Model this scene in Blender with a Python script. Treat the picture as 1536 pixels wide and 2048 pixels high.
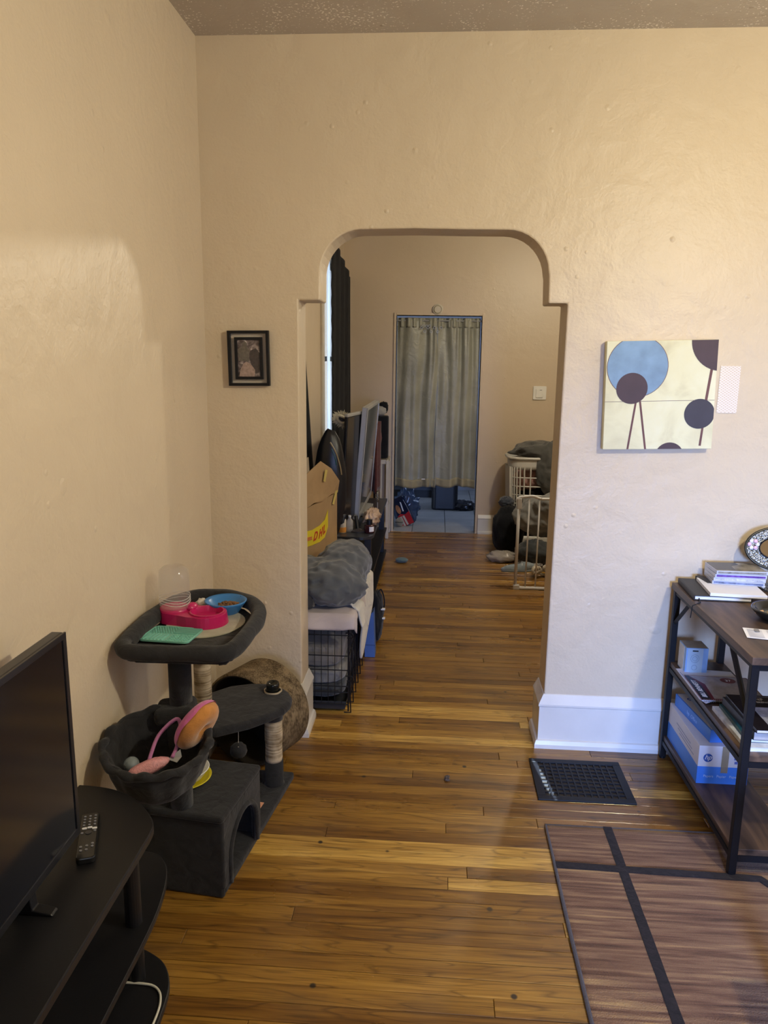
import bpy, math, random
from mathutils import Vector, Matrix, noise
random.seed(7)
PI = math.pi
R = math.radians
for o in list(bpy.data.objects): bpy.data.objects.remove(o)
scn = bpy.context.scene
COL = scn.collection

# ------------------------------------------------------------------ camera
cd = bpy.data.cameras.new('camera'); cam = bpy.data.objects.new('camera', cd); COL.objects.link(cam)
cd.sensor_fit = 'VERTICAL'; cd.sensor_height = 36.0; cd.lens = 36.0*1500/2048; cd.clip_start = .05
cam.matrix_world = Matrix.Translation((0,0,1.62)) @ Matrix.Rotation(R(3.81),4,'Z') @ Matrix.Rotation(R(90-11.35),4,'X') @ Matrix.Rotation(R(.75),4,'Z')
scn.camera = cam
# ------------------------------------------------------------------ light
scn.view_settings.view_transform = 'Standard'; scn.view_settings.look = 'None'
scn.view_settings.exposure = 0.0; scn.view_settings.gamma = 1; scn.view_settings.use_curve_mapping = False
w = bpy.data.worlds.new('world'); scn.world = w; w.use_nodes = True
bg = w.node_tree.nodes['Background']; bg.inputs[0].default_value = (.60,.74,1,1); bg.inputs[1].default_value = 2.8
def lamp(kind, name, loc, power, color, size=.05, size_y=None, rot=(0,0,0)):
    l = bpy.data.lights.new(name, kind); l.energy = power; l.color = color
    if kind == 'AREA': l.shape = 'RECTANGLE'; l.size = size; l.size_y = size_y
    else: l.shadow_soft_size = size
    o = bpy.data.objects.new(name, l); o.location = loc; o.rotation_euler = rot; COL.objects.link(o); return o
WARM = (1,.79,.50); COOL = (.42,.58,1)
lamp('POINT','living_room_bulb',(1.28,1.26,2.22),80,(1,.91,.68),.045)
lamp('POINT','bedroom_bulb',(1.05,5.15,2.46),60,(1,.91,.72),.05)
lamp('AREA','daylight_right_window',(2.20,1.95,1.35),1.5,COOL,.9,1.2,(0,R(90),0))
sb=lamp('SPOT','sunbeam_window_gap',(1.30,-1.90,1.80),30000,(.70,.88,1),.004)
sb.data.spot_size=R(1.30); sb.data.spot_blend=.3; sb.scale=(.20,1,1)
sb.rotation_euler=(Vector((.462,2.765,0))-sb.location).normalized().to_track_quat('-Z','Y').to_euler()
bw=lamp('AREA','daylight_back_window',(.68,-1.93,1.38),26,(.27,.44,.97),.8,.8); bw.data.spread=R(46)
bw.rotation_euler=(Vector((1.36,3.0,.15))-bw.location).normalized().to_track_quat('-Z','Y').to_euler()
lamp('AREA','daylight_bedroom_window',(-.96,6.25,1.6),2,(.75,.9,1),.8,1.4,(0,R(-90),0))
lamp('AREA','daylight_kitchen_window',(1.34,8.3,1.5),8,COOL,.9,1.0,(0,R(90),0))

# ------------------------------------------------------------------ mesh helpers
class MB:
    def __init__(s): s.v=[]; s.f=[]; s.mi=[]; s.m=0
    def add(s, vs, fs):
        b=len(s.v); s.v+= [tuple(v) for v in vs]; s.f+=[tuple(i+b for i in f) for f in fs]; s.mi+=[s.m]*len(fs); return s
    def box(s, x0,x1,y0,y1,z0,z1, M=None):
        vs=[Vector((x,y,z)) for z in (z0,z1) for y in (y0,y1) for x in (x0,x1)]
        if M is not None: vs=[M@v for v in vs]
        return s.add(vs,[(0,2,3,1),(4,5,7,6),(0,1,5,4),(2,6,7,3),(0,4,6,2),(1,3,7,5)])
    def prism(s, pts, d0, d1, axis='z', M=None):
        n=len(pts)
        def P(a,b,d): return Vector((a,b,d)) if axis=='z' else (Vector((a,d,b)) if axis=='y' else Vector((d,a,b)))
        vs=[P(a,b,d0) for a,b in pts]+[P(a,b,d1) for a,b in pts]
        if M is not None: vs=[M@v for v in vs]
        return s.add(vs,[tuple(range(n))[::-1],tuple(range(n,2*n))]+[(i,(i+1)%n,n+(i+1)%n,n+i) for i in range(n)])
    def tube(s, pts, r, n=8, closed=False, caps=True):
        pts=[Vector(p) for p in pts]; m=len(pts); rs=r if isinstance(r,(list,tuple)) else [r]*m
        vs=[]; up=None
        for i,p in enumerate(pts):
            if closed: t=pts[(i+1)%m]-pts[i-1]
            else: t=pts[min(i+1,m-1)]-pts[max(i-1,0)]
            t.normalize()
            if up is None:
                up=Vector((0,0,1)) if abs(t.z)<.9 else Vector((1,0,0))
            a=t.cross(up); 
            if a.length<1e-5: a=t.orthogonal()
            a.normalize(); b=a.cross(t); up=b
            for k in range(n):
                q=2*PI*k/n; vs.append(p+(a*math.cos(q)+b*math.sin(q))*rs[i])
        fs=[]
        for i in range(m if closed else m-1):
            j=(i+1)%m
            for k in range(n): fs.append((i*n+k,i*n+(k+1)%n,j*n+(k+1)%n,j*n+k))
        if caps and not closed: fs+=[tuple(range(n)),tuple(range((m-1)*n,m*n))[::-1]]
        return s.add(vs,fs)
    def cyl(s,x,y,z0,z1,r,n=20,r2=None): return s.tube([(x,y,z0),(x,y,z1)],[r,r if r2 is None else r2],n)
    def lathe(s, prof, c=(0,0,0), n=28, M=None, fn=None, cap=True):
        vs=[]
        for i,(r,z) in enumerate(prof):
            for k in range(n):
                q=2*PI*k/n; rr=r*(fn(q,i) if fn else 1)
                vs.append(Vector((rr*math.cos(q),rr*math.sin(q),z)))
        if M is None: M=Matrix.Translation(c)
        vs=[M@v for v in vs]; m=len(prof)
        fs=[(i*n+k,i*n+(k+1)%n,(i+1)*n+(k+1)%n,(i+1)*n+k) for i in range(m-1) for k in range(n)]
        if cap and prof[0][0]>1e-6: fs.append(tuple(range(n))[::-1])
        if cap and prof[-1][0]>1e-6: fs.append(tuple(range((m-1)*n,m*n)))
        return s.add(vs,fs)
    def grid(s, fn, nu, nv, cu=False):
        vs=[fn(i/nu,j/nv) for j in range(nv+1) for i in range(nu+1)]
        k=nu+1
        return s.add(vs,[(j*k+i,j*k+i+1,(j+1)*k+i+1,(j+1)*k+i) for j in range(nv) for i in range(nu)])
    def blob(s, c, r, amp=.12, freq=3., seed=0, n=40, zmin=None, folds=0, M=None):
        c=Vector(c); vs=[]; m=n//2; off=Vector((seed*3.7,seed*1.3,seed*7.1))
        def pt(th,ph):
            d=Vector((math.sin(ph)*math.cos(th),math.sin(ph)*math.sin(th),math.cos(ph)))
            q=d*freq+off; k=1+amp*noise.fractal(q,.8,2.1,3)
            if folds:
                k+= folds*(1-abs(noise.noise(q*1.7+Vector((0,0,9))))*4)*.5
            p=Vector((d.x*r[0],d.y*r[1],d.z*r[2]))*k
            if M is not None: p=M@p
            p=p+c
            if zmin is not None and p.z<zmin: p.z=zmin
            return p
        vs=[pt(0,0)]+[pt(2*PI*i/n,PI*j/m) for j in range(1,m) for i in range(n)]+[pt(0,PI)]
        fs=[(0,1+i,1+(i+1)%n) for i in range(n)]
        for j in range(m-2):
            for i in range(n): a=1+j*n; b=a+n; fs.append((a+i,b+i,b+(i+1)%n,a+(i+1)%n))
        L=len(vs)-1; a=1+(m-2)*n; fs+=[(L,a+(i+1)%n,a+i) for i in range(n)]
        return s.add(vs,fs)
    def build(s, name, mat, parent=None, smooth=False, bevel=0, solid=0, sub=0, kind=None, label=None, seg=2, remesh=0):
        me=bpy.data.meshes.new(name)
        vs=s.v
        if parent is not None:
            Mi=WM[parent.name].inverted(); vs=[Mi@Vector(v) for v in vs]
        me.from_pydata(vs,[],s.f); me.validate()
        mats=mat if isinstance(mat,(list,tuple)) else [mat]
        for m in mats: me.materials.append(m)
        if len(mats)>1: 
            for p,i in zip(me.polygons,s.mi): p.material_index=i
        import bmesh as _b
        bm=_b.new(); bm.from_mesh(me); _b.ops.recalc_face_normals(bm,faces=bm.faces); bm.to_mesh(me); bm.free()
        if smooth: me.shade_smooth()
        o=bpy.data.objects.new(name,me); COL.objects.link(o)
        WM[o.name]=Matrix.Identity(4)
        if parent is not None: o.parent=parent; WM[o.name]=WM[parent.name]
        if solid: md=o.modifiers.new('solid','SOLIDIFY'); md.thickness=solid; md.offset=0
        if remesh: md=o.modifiers.new('remesh','REMESH'); md.mode='VOXEL'; md.voxel_size=remesh; md.use_smooth_shade=True
        if bevel: md=o.modifiers.new('bevel','BEVEL'); md.width=bevel; md.segments=seg; md.limit_method='ANGLE'; md.angle_limit=R(40)
        if sub: md=o.modifiers.new('sub','SUBSURF'); md.levels=sub; md.render_levels=sub
        if kind: o['kind']=kind
        if label: o['label']=label
        return o
WM={}
def tag(o,label,cat,group=None):
    o['label']=label; o['category']=cat
    if group: o['group']=group
    return o
def thing(name,label,cat,loc,rz=0,group=None):
    o=bpy.data.objects.new(name,None); COL.objects.link(o); o.location=loc; o.rotation_euler=(0,0,rz); o.empty_display_size=.05
    WM[o.name]=Matrix.Translation(loc)@Matrix.Rotation(rz,4,'Z')
    return tag(o,label,cat,group)
def Mat(loc,rz=0,rx=0,ry=0): return Matrix.Translation(loc)@Matrix.Rotation(rz,4,'Z')@Matrix.Rotation(ry,4,'Y')@Matrix.Rotation(rx,4,'X')
def text(name, body, size, M, mat, parent, ext=.0004, shear=0, align='CENTER', bold=0, sx=1):
    cu=bpy.data.curves.new(name,'FONT'); cu.body=body; cu.size=size; cu.extrude=ext; cu.shear=shear; cu.align_x=align; cu.align_y='CENTER'; cu.offset=bold
    t=bpy.data.objects.new('tmp',cu); COL.objects.link(t); bpy.context.view_layer.update()
    me=bpy.data.meshes.new_from_object(t); bpy.data.objects.remove(t)
    me.transform(Matrix.Diagonal((sx,1,1,1))); me.transform(WM[parent.name].inverted()@M); me.materials.clear(); me.materials.append(mat)
    o=bpy.data.objects.new(name,me); COL.objects.link(o); o.parent=parent; WM[o.name]=WM[parent.name]; return o
def rrect(x0,x1,y0,y1,r,n=5):
    p=[]
    for cx,cy,a in ((x1-r,y1-r,0),(x0+r,y1-r,90),(x0+r,y0+r,180),(x1-r,y0+r,270)):
        for i in range(n+1): q=R(a+90*i/n); p.append((cx+r*math.cos(q),cy+r*math.sin(q)))
    return p
def circ(cx,cy,r,n=32,ry=None): return [(cx+r*math.cos(2*PI*i/n),cy+(ry or r)*math.sin(2*PI*i/n)) for i in range(n)]
def smooth_path(pts,n=6):
    pts=[Vector(p) for p in pts]; out=[]
    for i in range(len(pts)-1):
        p0=pts[max(i-1,0)];p1=pts[i];p2=pts[i+1];p3=pts[min(i+2,len(pts)-1)]
        for k in range(n):
            t=k/n; out.append(.5*((2*p1)+(p2-p0)*t+(2*p0-5*p1+4*p2-p3)*t*t+(3*p1-p0-3*p2+p3)*t**3))
    out.append(pts[-1]); return out

# ------------------------------------------------------------------ materials
def nmat(name):
    m=bpy.data.materials.new(name); m.use_nodes=True; nt=m.node_tree; b=nt.nodes['Principled BSDF']
    return m,nt,b
def setin(b,**k):
    for n,v in k.items():
        n={'rough':'Roughness','metal':'Metallic','spec':'Specular IOR Level','coat':'Coat Weight','sheen':'Sheen Weight','trans':'Transmission Weight','ior':'IOR','alpha':'Alpha','sss':'Subsurface Weight'}.get(n,n)
        b.inputs[n].default_value=v
def N(nt,t,**k):
    n=nt.nodes.new(t)
    for a,v in k.items():
        if a.startswith('i_'):
            key=a[2:].replace('_',' ')
            n.inputs[int(key) if key.isdigit() else key].default_value=v
        else: setattr(n,a,v)
    return n
def ramp(nt,stops,interp='LINEAR'):
    r=nt.nodes.new('ShaderNodeValToRGB'); r.color_ramp.interpolation=interp
    e=r.color_ramp.elements
    while len(e)<len(stops): e.new(.5)
    for x,(p,c) in zip(e,stops): x.position=p; x.color=(*c,1) if len(c)==3 else c
    return r
def plain(name,col,rough=.5,var=.0,vscale=8,bump=0,bscale=60,**k):
    """solid colour with soft procedural variation and optional fine relief"""
    m,nt,b=nmat(name); L=nt.links.new; setin(b,rough=rough,**k)
    tc=N(nt,'ShaderNodeTexCoord')
    nz=N(nt,'ShaderNodeTexNoise',i_Scale=vscale,i_Detail=4); L(tc.outputs['Object'],nz.inputs['Vector'])
    d=var
    r=ramp(nt,[(.3,tuple(c*(1-d) for c in col)),(.7,tuple(min(1,c*(1+d)) for c in col))]); L(nz.outputs[0],r.inputs[0]); L(r.outputs[0],b.inputs['Base Color'])
    if bump:
        n2=N(nt,'ShaderNodeTexNoise',i_Scale=bscale,i_Detail=3); L(tc.outputs['Object'],n2.inputs['Vector'])
        bp=N(nt,'ShaderNodeBump',i_Strength=bump,i_Distance=.004); L(n2.outputs[0],bp.inputs['Height']); L(bp.outputs[0],b.inputs['Normal'])
    return m
def cloth(name,col,var=.15,bump=.4,bscale=9,rough=.9,sheen=.3,fine=300):
    m,nt,b=nmat(name); L=nt.links.new; setin(b,rough=rough,sheen=sheen,spec=.2); b.inputs['Sheen Roughness'].default_value=.5
    tc=N(nt,'ShaderNodeTexCoord')
    nz=N(nt,'ShaderNodeTexNoise',i_Scale=bscale,i_Detail=6,i_Distortion=.6); L(tc.outputs['Object'],nz.inputs['Vector'])
    r=ramp(nt,[(.3,tuple(c*(1-var) for c in col)),(.7,tuple(min(1,c*(1+var)) for c in col))]); L(nz.outputs[0],r.inputs[0]); L(r.outputs[0],b.inputs['Base Color'])
    n2=N(nt,'ShaderNodeTexNoise',i_Scale=fine,i_Detail=2); L(tc.outputs['Object'],n2.inputs['Vector'])
    b1=N(nt,'ShaderNodeBump',i_Strength=bump,i_Distance=.02); L(nz.outputs[0],b1.inputs['Height'])
    b2=N(nt,'ShaderNodeBump',i_Strength=.35,i_Distance=.002); L(n2.outputs[0],b2.inputs['Height']); L(b1.outputs[0],b2.inputs['Normal']); L(b2.outputs[0],b.inputs['Normal'])
    return m
def wallmat(name,col,rough=.42,lump=1.0,specks=0):
    m,nt,b=nmat(name); L=nt.links.new; setin(b,rough=rough,spec=.45)
    g=N(nt,'ShaderNodeNewGeometry')
    big=N(nt,'ShaderNodeTexNoise',i_Scale=1.3,i_Detail=5); L(g.outputs['Position'],big.inputs['Vector'])
    r=ramp(nt,[(.3,tuple(c*.95 for c in col)),(.7,tuple(c*1.04 for c in col))]); L(big.outputs[0],r.inputs[0])
    last=r.outputs[0]
    if specks:
        v=N(nt,'ShaderNodeTexNoise',i_Scale=100,i_Detail=2); L(g.outputs['Position'],v.inputs['Vector'])
        msk=N(nt,'ShaderNodeTexNoise',i_Scale=4,i_Detail=3); L(g.outputs['Position'],msk.inputs['Vector'])
        m_=N(nt,'ShaderNodeMath',operation='MULTIPLY_ADD',i_1=.5,i_2=.33); L(msk.outputs[0],m_.inputs[0])
        mm=N(nt,'ShaderNodeMath',operation='MULTIPLY'); L(v.outputs[0],mm.inputs[0]); L(m_.outputs[0],mm.inputs[1])
        rr=ramp(nt,[(.375,(0,0,0)),(.41,(1,1,1))]); L(mm.outputs[0],rr.inputs[0])
        mx=N(nt,'ShaderNodeMix',data_type='RGBA'); L(rr.outputs[0],mx.inputs[0]); L(last,mx.inputs[6]); mx.inputs[7].default_value=(.85,.8,.72,1); last=mx.outputs[2]
    L(last,b.inputs['Base Color'])
    fine=N(nt,'ShaderNodeTexNoise',i_Scale=95,i_Detail=3); L(g.outputs['Position'],fine.inputs['Vector'])
    mid=N(nt,'ShaderNodeTexNoise',i_Scale=9,i_Detail=6,i_Distortion=.4); L(g.outputs['Position'],mid.inputs['Vector'])
    vo=N(nt,'ShaderNodeTexVoronoi',feature='SMOOTH_F1',i_Scale=13); L(g.outputs['Position'],vo.inputs['Vector'])
    vr=ramp(nt,[(0,(1,1,1)),(.13,(0,0,0))]); L(vo.outputs['Distance'],vr.inputs[0])
    mk=N(nt,'ShaderNodeTexNoise',i_Scale=2.1,i_Detail=2); L(g.outputs['Position'],mk.inputs['Vector'])
    mr=ramp(nt,[(.5,(0,0,0)),(.6,(1,1,1))]); L(mk.outputs[0],mr.inputs[0])
    mu=N(nt,'ShaderNodeMath',operation='MULTIPLY'); L(vr.outputs[0],mu.inputs[0]); L(mr.outputs[0],mu.inputs[1])
    b1=N(nt,'ShaderNodeBump',i_Strength=.10*lump,i_Distance=.05); L(mid.outputs[0],b1.inputs['Height'])
    b2=N(nt,'ShaderNodeBump',i_Strength=.35*lump,i_Distance=.006); L(mu.outputs[0],b2.inputs['Height']); L(b1.outputs[0],b2.inputs['Normal'])
    b3=N(nt,'ShaderNodeBump',i_Strength=.16*lump,i_Distance=.004); L(fine.outputs[0],b3.inputs['Height']); L(b2.outputs[0],b3.inputs['Normal'])
    L(b3.outputs[0],b.inputs['Normal'])
    return m
def woodmat():
    m,nt,b=nmat('oak_boards'); L=nt.links.new; setin(b,rough=.30,spec=.5,coat=.25); b.inputs['Coat Roughness'].default_value=.18
    g=N(nt,'ShaderNodeNewGeometry'); at=N(nt,'ShaderNodeAttribute',attribute_name='seed'); to=N(nt,'ShaderNodeAttribute',attribute_name='tone')
    cb=N(nt,'ShaderNodeCombineXYZ'); L(at.outputs['Fac'],cb.inputs[0]); L(at.outputs['Fac'],cb.inputs[2])
    ad=N(nt,'ShaderNodeVectorMath',operation='ADD'); L(g.outputs['Position'],ad.inputs[0]); L(cb.outputs[0],ad.inputs[1])
    mp=N(nt,'ShaderNodeMapping'); mp.inputs['Scale'].default_value=(1.6,26,1); L(ad.outputs[0],mp.inputs['Vector'])
    n1=N(nt,'ShaderNodeTexNoise',i_Scale=1.6,i_Detail=6,i_Distortion=.9); L(mp.outputs[0],n1.inputs['Vector'])
    mp2=N(nt,'ShaderNodeMapping'); mp2.inputs['Scale'].default_value=(.9,9,1); L(ad.outputs[0],mp2.inputs['Vector'])
    n3=N(nt,'ShaderNodeTexNoise',i_Scale=1.1,i_Detail=2); L(mp2.outputs[0],n3.inputs['Vector'])
    sc=N(nt,'ShaderNodeMath',operation='MULTIPLY',i_1=26.0); L(n3.outputs[0],sc.inputs[0])
    fr=N(nt,'ShaderNodeMath',operation='PINGPONG',i_1=1.0); L(sc.outputs[0],fr.inputs[0])
    r2=ramp(nt,[(0,(.30,.27,.25)),(.22,(1,1,1))]); L(fr.outputs[0],r2.inputs[0])
    base=ramp(nt,[(0,(.075,.028,.005)),(.30,(.19,.084,.013)),(.66,(.36,.185,.030)),(1,(.66,.40,.090))])
    t1=N(nt,'ShaderNodeMath',operation='MULTIPLY_ADD',i_1=.95,i_2=-.47); L(n1.outputs[0],t1.inputs[0])
    t2=N(nt,'ShaderNodeMath',operation='ADD'); L(t1.outputs[0],t2.inputs[0]); L(to.outputs['Fac'],t2.inputs[1]); L(t2.outputs[0],base.inputs[0])
    mx=N(nt,'ShaderNodeMix',data_type='RGBA',blend_type='MULTIPLY'); mx.inputs[0].default_value=.6; L(base.outputs[0],mx.inputs[6]); L(r2.outputs[0],mx.inputs[7])
    mp4=N(nt,'ShaderNodeMapping'); mp4.inputs['Scale'].default_value=(5,170,1); L(ad.outputs[0],mp4.inputs['Vector'])
    n4=N(nt,'ShaderNodeTexNoise',i_Scale=1.3,i_Detail=3); L(mp4.outputs[0],n4.inputs['Vector'])
    r4=ramp(nt,[(.30,(.48,.44,.40)),(.50,(1,1,1))]); L(n4.outputs[0],r4.inputs[0])
    mx0=N(nt,'ShaderNodeMix',data_type='RGBA',blend_type='MULTIPLY'); mx0.inputs[0].default_value=.75; L(mx.outputs[2],mx0.inputs[6]); L(r4.outputs[0],mx0.inputs[7]); mx=mx0
    # grey wear and dark spots
    wz=N(nt,'ShaderNodeTexNoise',i_Scale=2.6,i_Detail=4); mp3=N(nt,'ShaderNodeMapping'); mp3.inputs['Scale'].default_value=(.8,2.2,1); L(g.outputs['Position'],mp3.inputs['Vector']); L(mp3.outputs[0],wz.inputs['Vector'])
    wr=ramp(nt,[(.58,(0,0,0)),(.74,(.55,.55,.55))]); L(wz.outputs[0],wr.inputs[0])
    mx2=N(nt,'ShaderNodeMix',data_type='RGBA'); L(wr.outputs[0],mx2.inputs[0]); L(mx.outputs[2],mx2.inputs[6]); mx2.inputs[7].default_value=(.085,.046,.018,1)
    sp=N(nt,'ShaderNodeTexVoronoi',i_Scale=5.5); L(g.outputs['Position'],sp.inputs['Vector'])
    sr=ramp(nt,[(.035,(1,1,1)),(.06,(0,0,0))]); L(sp.outputs['Distance'],sr.inputs[0])
    mx3=N(nt,'ShaderNodeMix',data_type='RGBA'); L(sr.outputs[0],mx3.inputs[0]); L(mx2.outputs[2],mx3.inputs[6]); mx3.inputs[7].default_value=(.03,.018,.01,1)
    L(mx3.outputs[2],b.inputs['Base Color'])
    rr=ramp(nt,[(.3,(.22,.22,.22)),(.7,(.42,.42,.42))]); L(wz.outputs[0],rr.inputs[0]); L(rr.outputs[0],b.inputs['Roughness'])
    bp=N(nt,'ShaderNodeBump',i_Strength=.12,i_Distance=.002); L(n1.outputs[0],bp.inputs['Height']); L(bp.outputs[0],b.inputs['Normal'])
    return m
def rustic():
    m,nt,b=nmat('rustic_brown_laminate'); L=nt.links.new; setin(b,rough=.45)
    tc=N(nt,'ShaderNodeNewGeometry'); mp=N(nt,'ShaderNodeMapping'); mp.inputs['Scale'].default_value=(14,1.6,14); L(tc.outputs['Position'],mp.inputs['Vector'])
    n=N(nt,'ShaderNodeTexNoise',i_Scale=1.7,i_Detail=7,i_Distortion=.8); L(mp.outputs[0],n.inputs['Vector'])
    r=ramp(nt,[(.25,(.022,.013,.009)),(.5,(.075,.045,.028)),(.75,(.17,.10,.058))]); L(n.outputs[0],r.inputs[0]); L(r.outputs[0],b.inputs['Base Color']); return m
def rugmat():
    m,nt,b=nmat('rug_pile'); L=nt.links.new; setin(b,rough=.95,sheen=.2,spec=.1)
    g=N(nt,'ShaderNodeNewGeometry'); mp=N(nt,'ShaderNodeMapping'); mp.inputs['Scale'].default_value=(2.4,42,1); L(g.outputs['Position'],mp.inputs['Vector'])
    n=N(nt,'ShaderNodeTexNoise',i_Scale=1.3,i_Detail=9,i_Distortion=.35,i_Roughness=.62); L(mp.outputs[0],n.inputs['Vector'])
    r=ramp(nt,[(.30,(.05,.024,.012)),(.44,(.15,.075,.040)),(.56,(.235,.135,.075)),(.72,(.46,.30,.13))]); L(n.outputs[0],r.inputs[0]); L(r.outputs[0],b.inputs['Base Color'])
    n2=N(nt,'ShaderNodeTexNoise',i_Scale=260,i_Detail=2); L(g.outputs['Position'],n2.inputs['Vector'])
    ad=N(nt,'ShaderNodeMath',operation='ADD'); L(n.outputs[0],ad.inputs[0]); L(n2.outputs[0],ad.inputs[1])
    bp=N(nt,'ShaderNodeBump',i_Strength=.6,i_Distance=.006); L(ad.outputs[0],bp.inputs['Height']); L(bp.outputs[0],b.inputs['Normal']); return m
def sisalmat(name,c1,c2,vec=(1,1,160),scale=1.0):
    m,nt,b=nmat(name); L=nt.links.new; setin(b,rough=.9,spec=.15)
    tc=N(nt,'ShaderNodeTexCoord'); mp=N(nt,'ShaderNodeMapping'); mp.inputs['Scale'].default_value=vec; L(tc.outputs['Object'],mp.inputs['Vector'])
    n=N(nt,'ShaderNodeTexNoise',i_Scale=scale,i_Detail=3,i_Distortion=.3); L(mp.outputs[0],n.inputs['Vector'])
    n2=N(nt,'ShaderNodeTexNoise',i_Scale=24,i_Detail=6); L(tc.outputs['Object'],n2.inputs['Vector'])
    ml=N(nt,'ShaderNodeMath',operation='MULTIPLY_ADD',i_1=.5); L(n.outputs[0],ml.inputs[0]); 
    m3=N(nt,'ShaderNodeMath',operation='MULTIPLY',i_1=.5); L(n2.outputs[0],m3.inputs[0]); L(m3.outputs[0],ml.inputs[2])
    r=ramp(nt,[(.38,c1),(.62,c2)]); L(ml.outputs[0],r.inputs[0]); L(r.outputs[0],b.inputs['Base Color'])
    bp=N(nt,'ShaderNodeBump',i_Strength=.8,i_Distance=.004); L(n.outputs[0],bp.inputs['Height']); L(bp.outputs[0],b.inputs['Normal']); return m
def glassmat(name,col=(1,1,1),rough=.02,alpha=.25,spec=.6):
    m,nt,b=nmat(name); b.inputs['Base Color'].default_value=(*col,1); setin(b,rough=rough,alpha=alpha,spec=spec); return m
def wavy(name,col,scale,vec,rough=.4,strength=.3,dist=.004):
    m=plain(name,col,rough); return m
def emis(name,col,s):
    m,nt,b=nmat(name); b.inputs['Base Color'].default_value=(*col,1); b.inputs['Emission Color'].default_value=(*col,1); b.inputs['Emission Strength'].default_value=s; return m

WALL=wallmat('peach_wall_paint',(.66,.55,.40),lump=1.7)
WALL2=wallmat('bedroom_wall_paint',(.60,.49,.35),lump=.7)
CEIL=wallmat('ceiling_paint',(.47,.41,.34),rough=.7,specks=1,lump=1.6)
TRIM=plain('white_trim_paint',(.72,.69,.64),.3,.06,5,.15,30)
WOOD=woodmat(); DARKSUB=plain('subfloor',(.03,.018,.01),.9)
BLACK=plain('black_laminate',(.008,.008,.010),.42,.1,5,.04,200,spec=.35)
BLKMET=plain('black_steel',(.006,.006,.008),.5,.1,spec=.28)
PLUSH=cloth('charcoal_plush',(.024,.024,.026),.25,.35,22,.97,.12,420)
SISAL=sisalmat('pale_sisal',(.22,.16,.09),(.62,.52,.37),(4,4,150))
SCRATCH=sisalmat('brown_sisal_carpet',(.055,.038,.02),(.25,.185,.11),(170,170,60))
PINKP=plain('magenta_plastic',(.50,.016,.12),.25,.05)
BLUEP=plain('blue_plastic',(.045,.20,.50),.3,.05)
TEAL=plain('teal_silicone',(.20,.52,.44),.5,.05)
CLEAR=glassmat('clear_plastic',(.55,.50,.47),.10,.26,.9)
GLASS=glassmat('window_glass',(.9,.95,1),.02,.12)
WHITEP=plain('white_plastic',(.78,.77,.72),.35,.04)
CREAMP=plain('cream_plastic',(.55,.50,.40),.4,.06)
YEL=plain('yellow_plastic',(.62,.52,.015),.3,.05)
PAPER=plain('white_paper',(.82,.82,.84),.6,.03)
PAPERG=plain('grey_paper',(.5,.5,.52),.6,.1,30)
RUST=rustic(); RUG=rugmat(); RUGD=cloth('rug_dark_band',(.018,.014,.014),.2,.3,40,.95,.1)
FELT=cloth('sage_felt',(.36,.35,.27),.12,.2,20)
KIB=plain('kibble',(.20,.09,.03),.8,.3,60,.5,120)
DONUT=cloth('orange_brown_plush',(.52,.22,.05),.12,.2,30,.9,.4)
ICING=cloth('pink_plush',(.62,.14,.38),.1,.2,30,.9,.4)
GREYF=cloth('grey_comforter',(.085,.092,.098),.12,.35,5,.85,.3)
GREYF2=cloth('grey_marled_fabric',(.20,.20,.195),.25,.3,14)
DKF=cloth('dark_grey_fabric',(.045,.05,.055),.25,.4,10)
BLKF=cloth('black_fabric',(.008,.009,.012),.3,.4,8,.9,.1)
WHF=cloth('white_cotton',(.62,.57,.54),.1,.5,7,.9,.2)
CREAMF=cloth('cream_fleece',(.60,.56,.48),.1,.5,12)
PATF=None
CARD=plain('brown_cardboard',(.34,.225,.115),.75,.13,6,.1,30)
CARDIN=plain('pale_cardboard_inside',(.36,.31,.24),.8,.1)
DYEL=plain('yellow_label',(.72,.60,.03),.4,.05); DRED=plain('red_print',(.50,.03,.02),.5)
SILV=plain('silver_plastic',(.42,.43,.43),.32,.05,metal=.35)
SCREEN=plain('dark_screen',(.006,.007,.012),.12,.05); SCREEN2=plain('glossy_screen',(.012,.014,.012),.07,.05,spec=1.0)
BLUEPR=plain('blue_print',(.055,.22,.72),.45,.03); HPB=plain('navy_blue_print',(.02,.08,.32),.5)
BOXW=plain('white_card',(.66,.64,.66),.5,.03)

# ------------------------------------------------------------------ structure
def struct(o): o['kind']='structure'; return o
XL,XR=-.93,2.25; YB=-2.0; YA=3.03; YA2=3.20; CE=2.80; X2L=-.87; X2R=2.3; YF=7.12
struct(MB().box(XL-.15,XL,YB-.1,YA2,-.02,CE+.1).build('wall_left',WALL))
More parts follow.
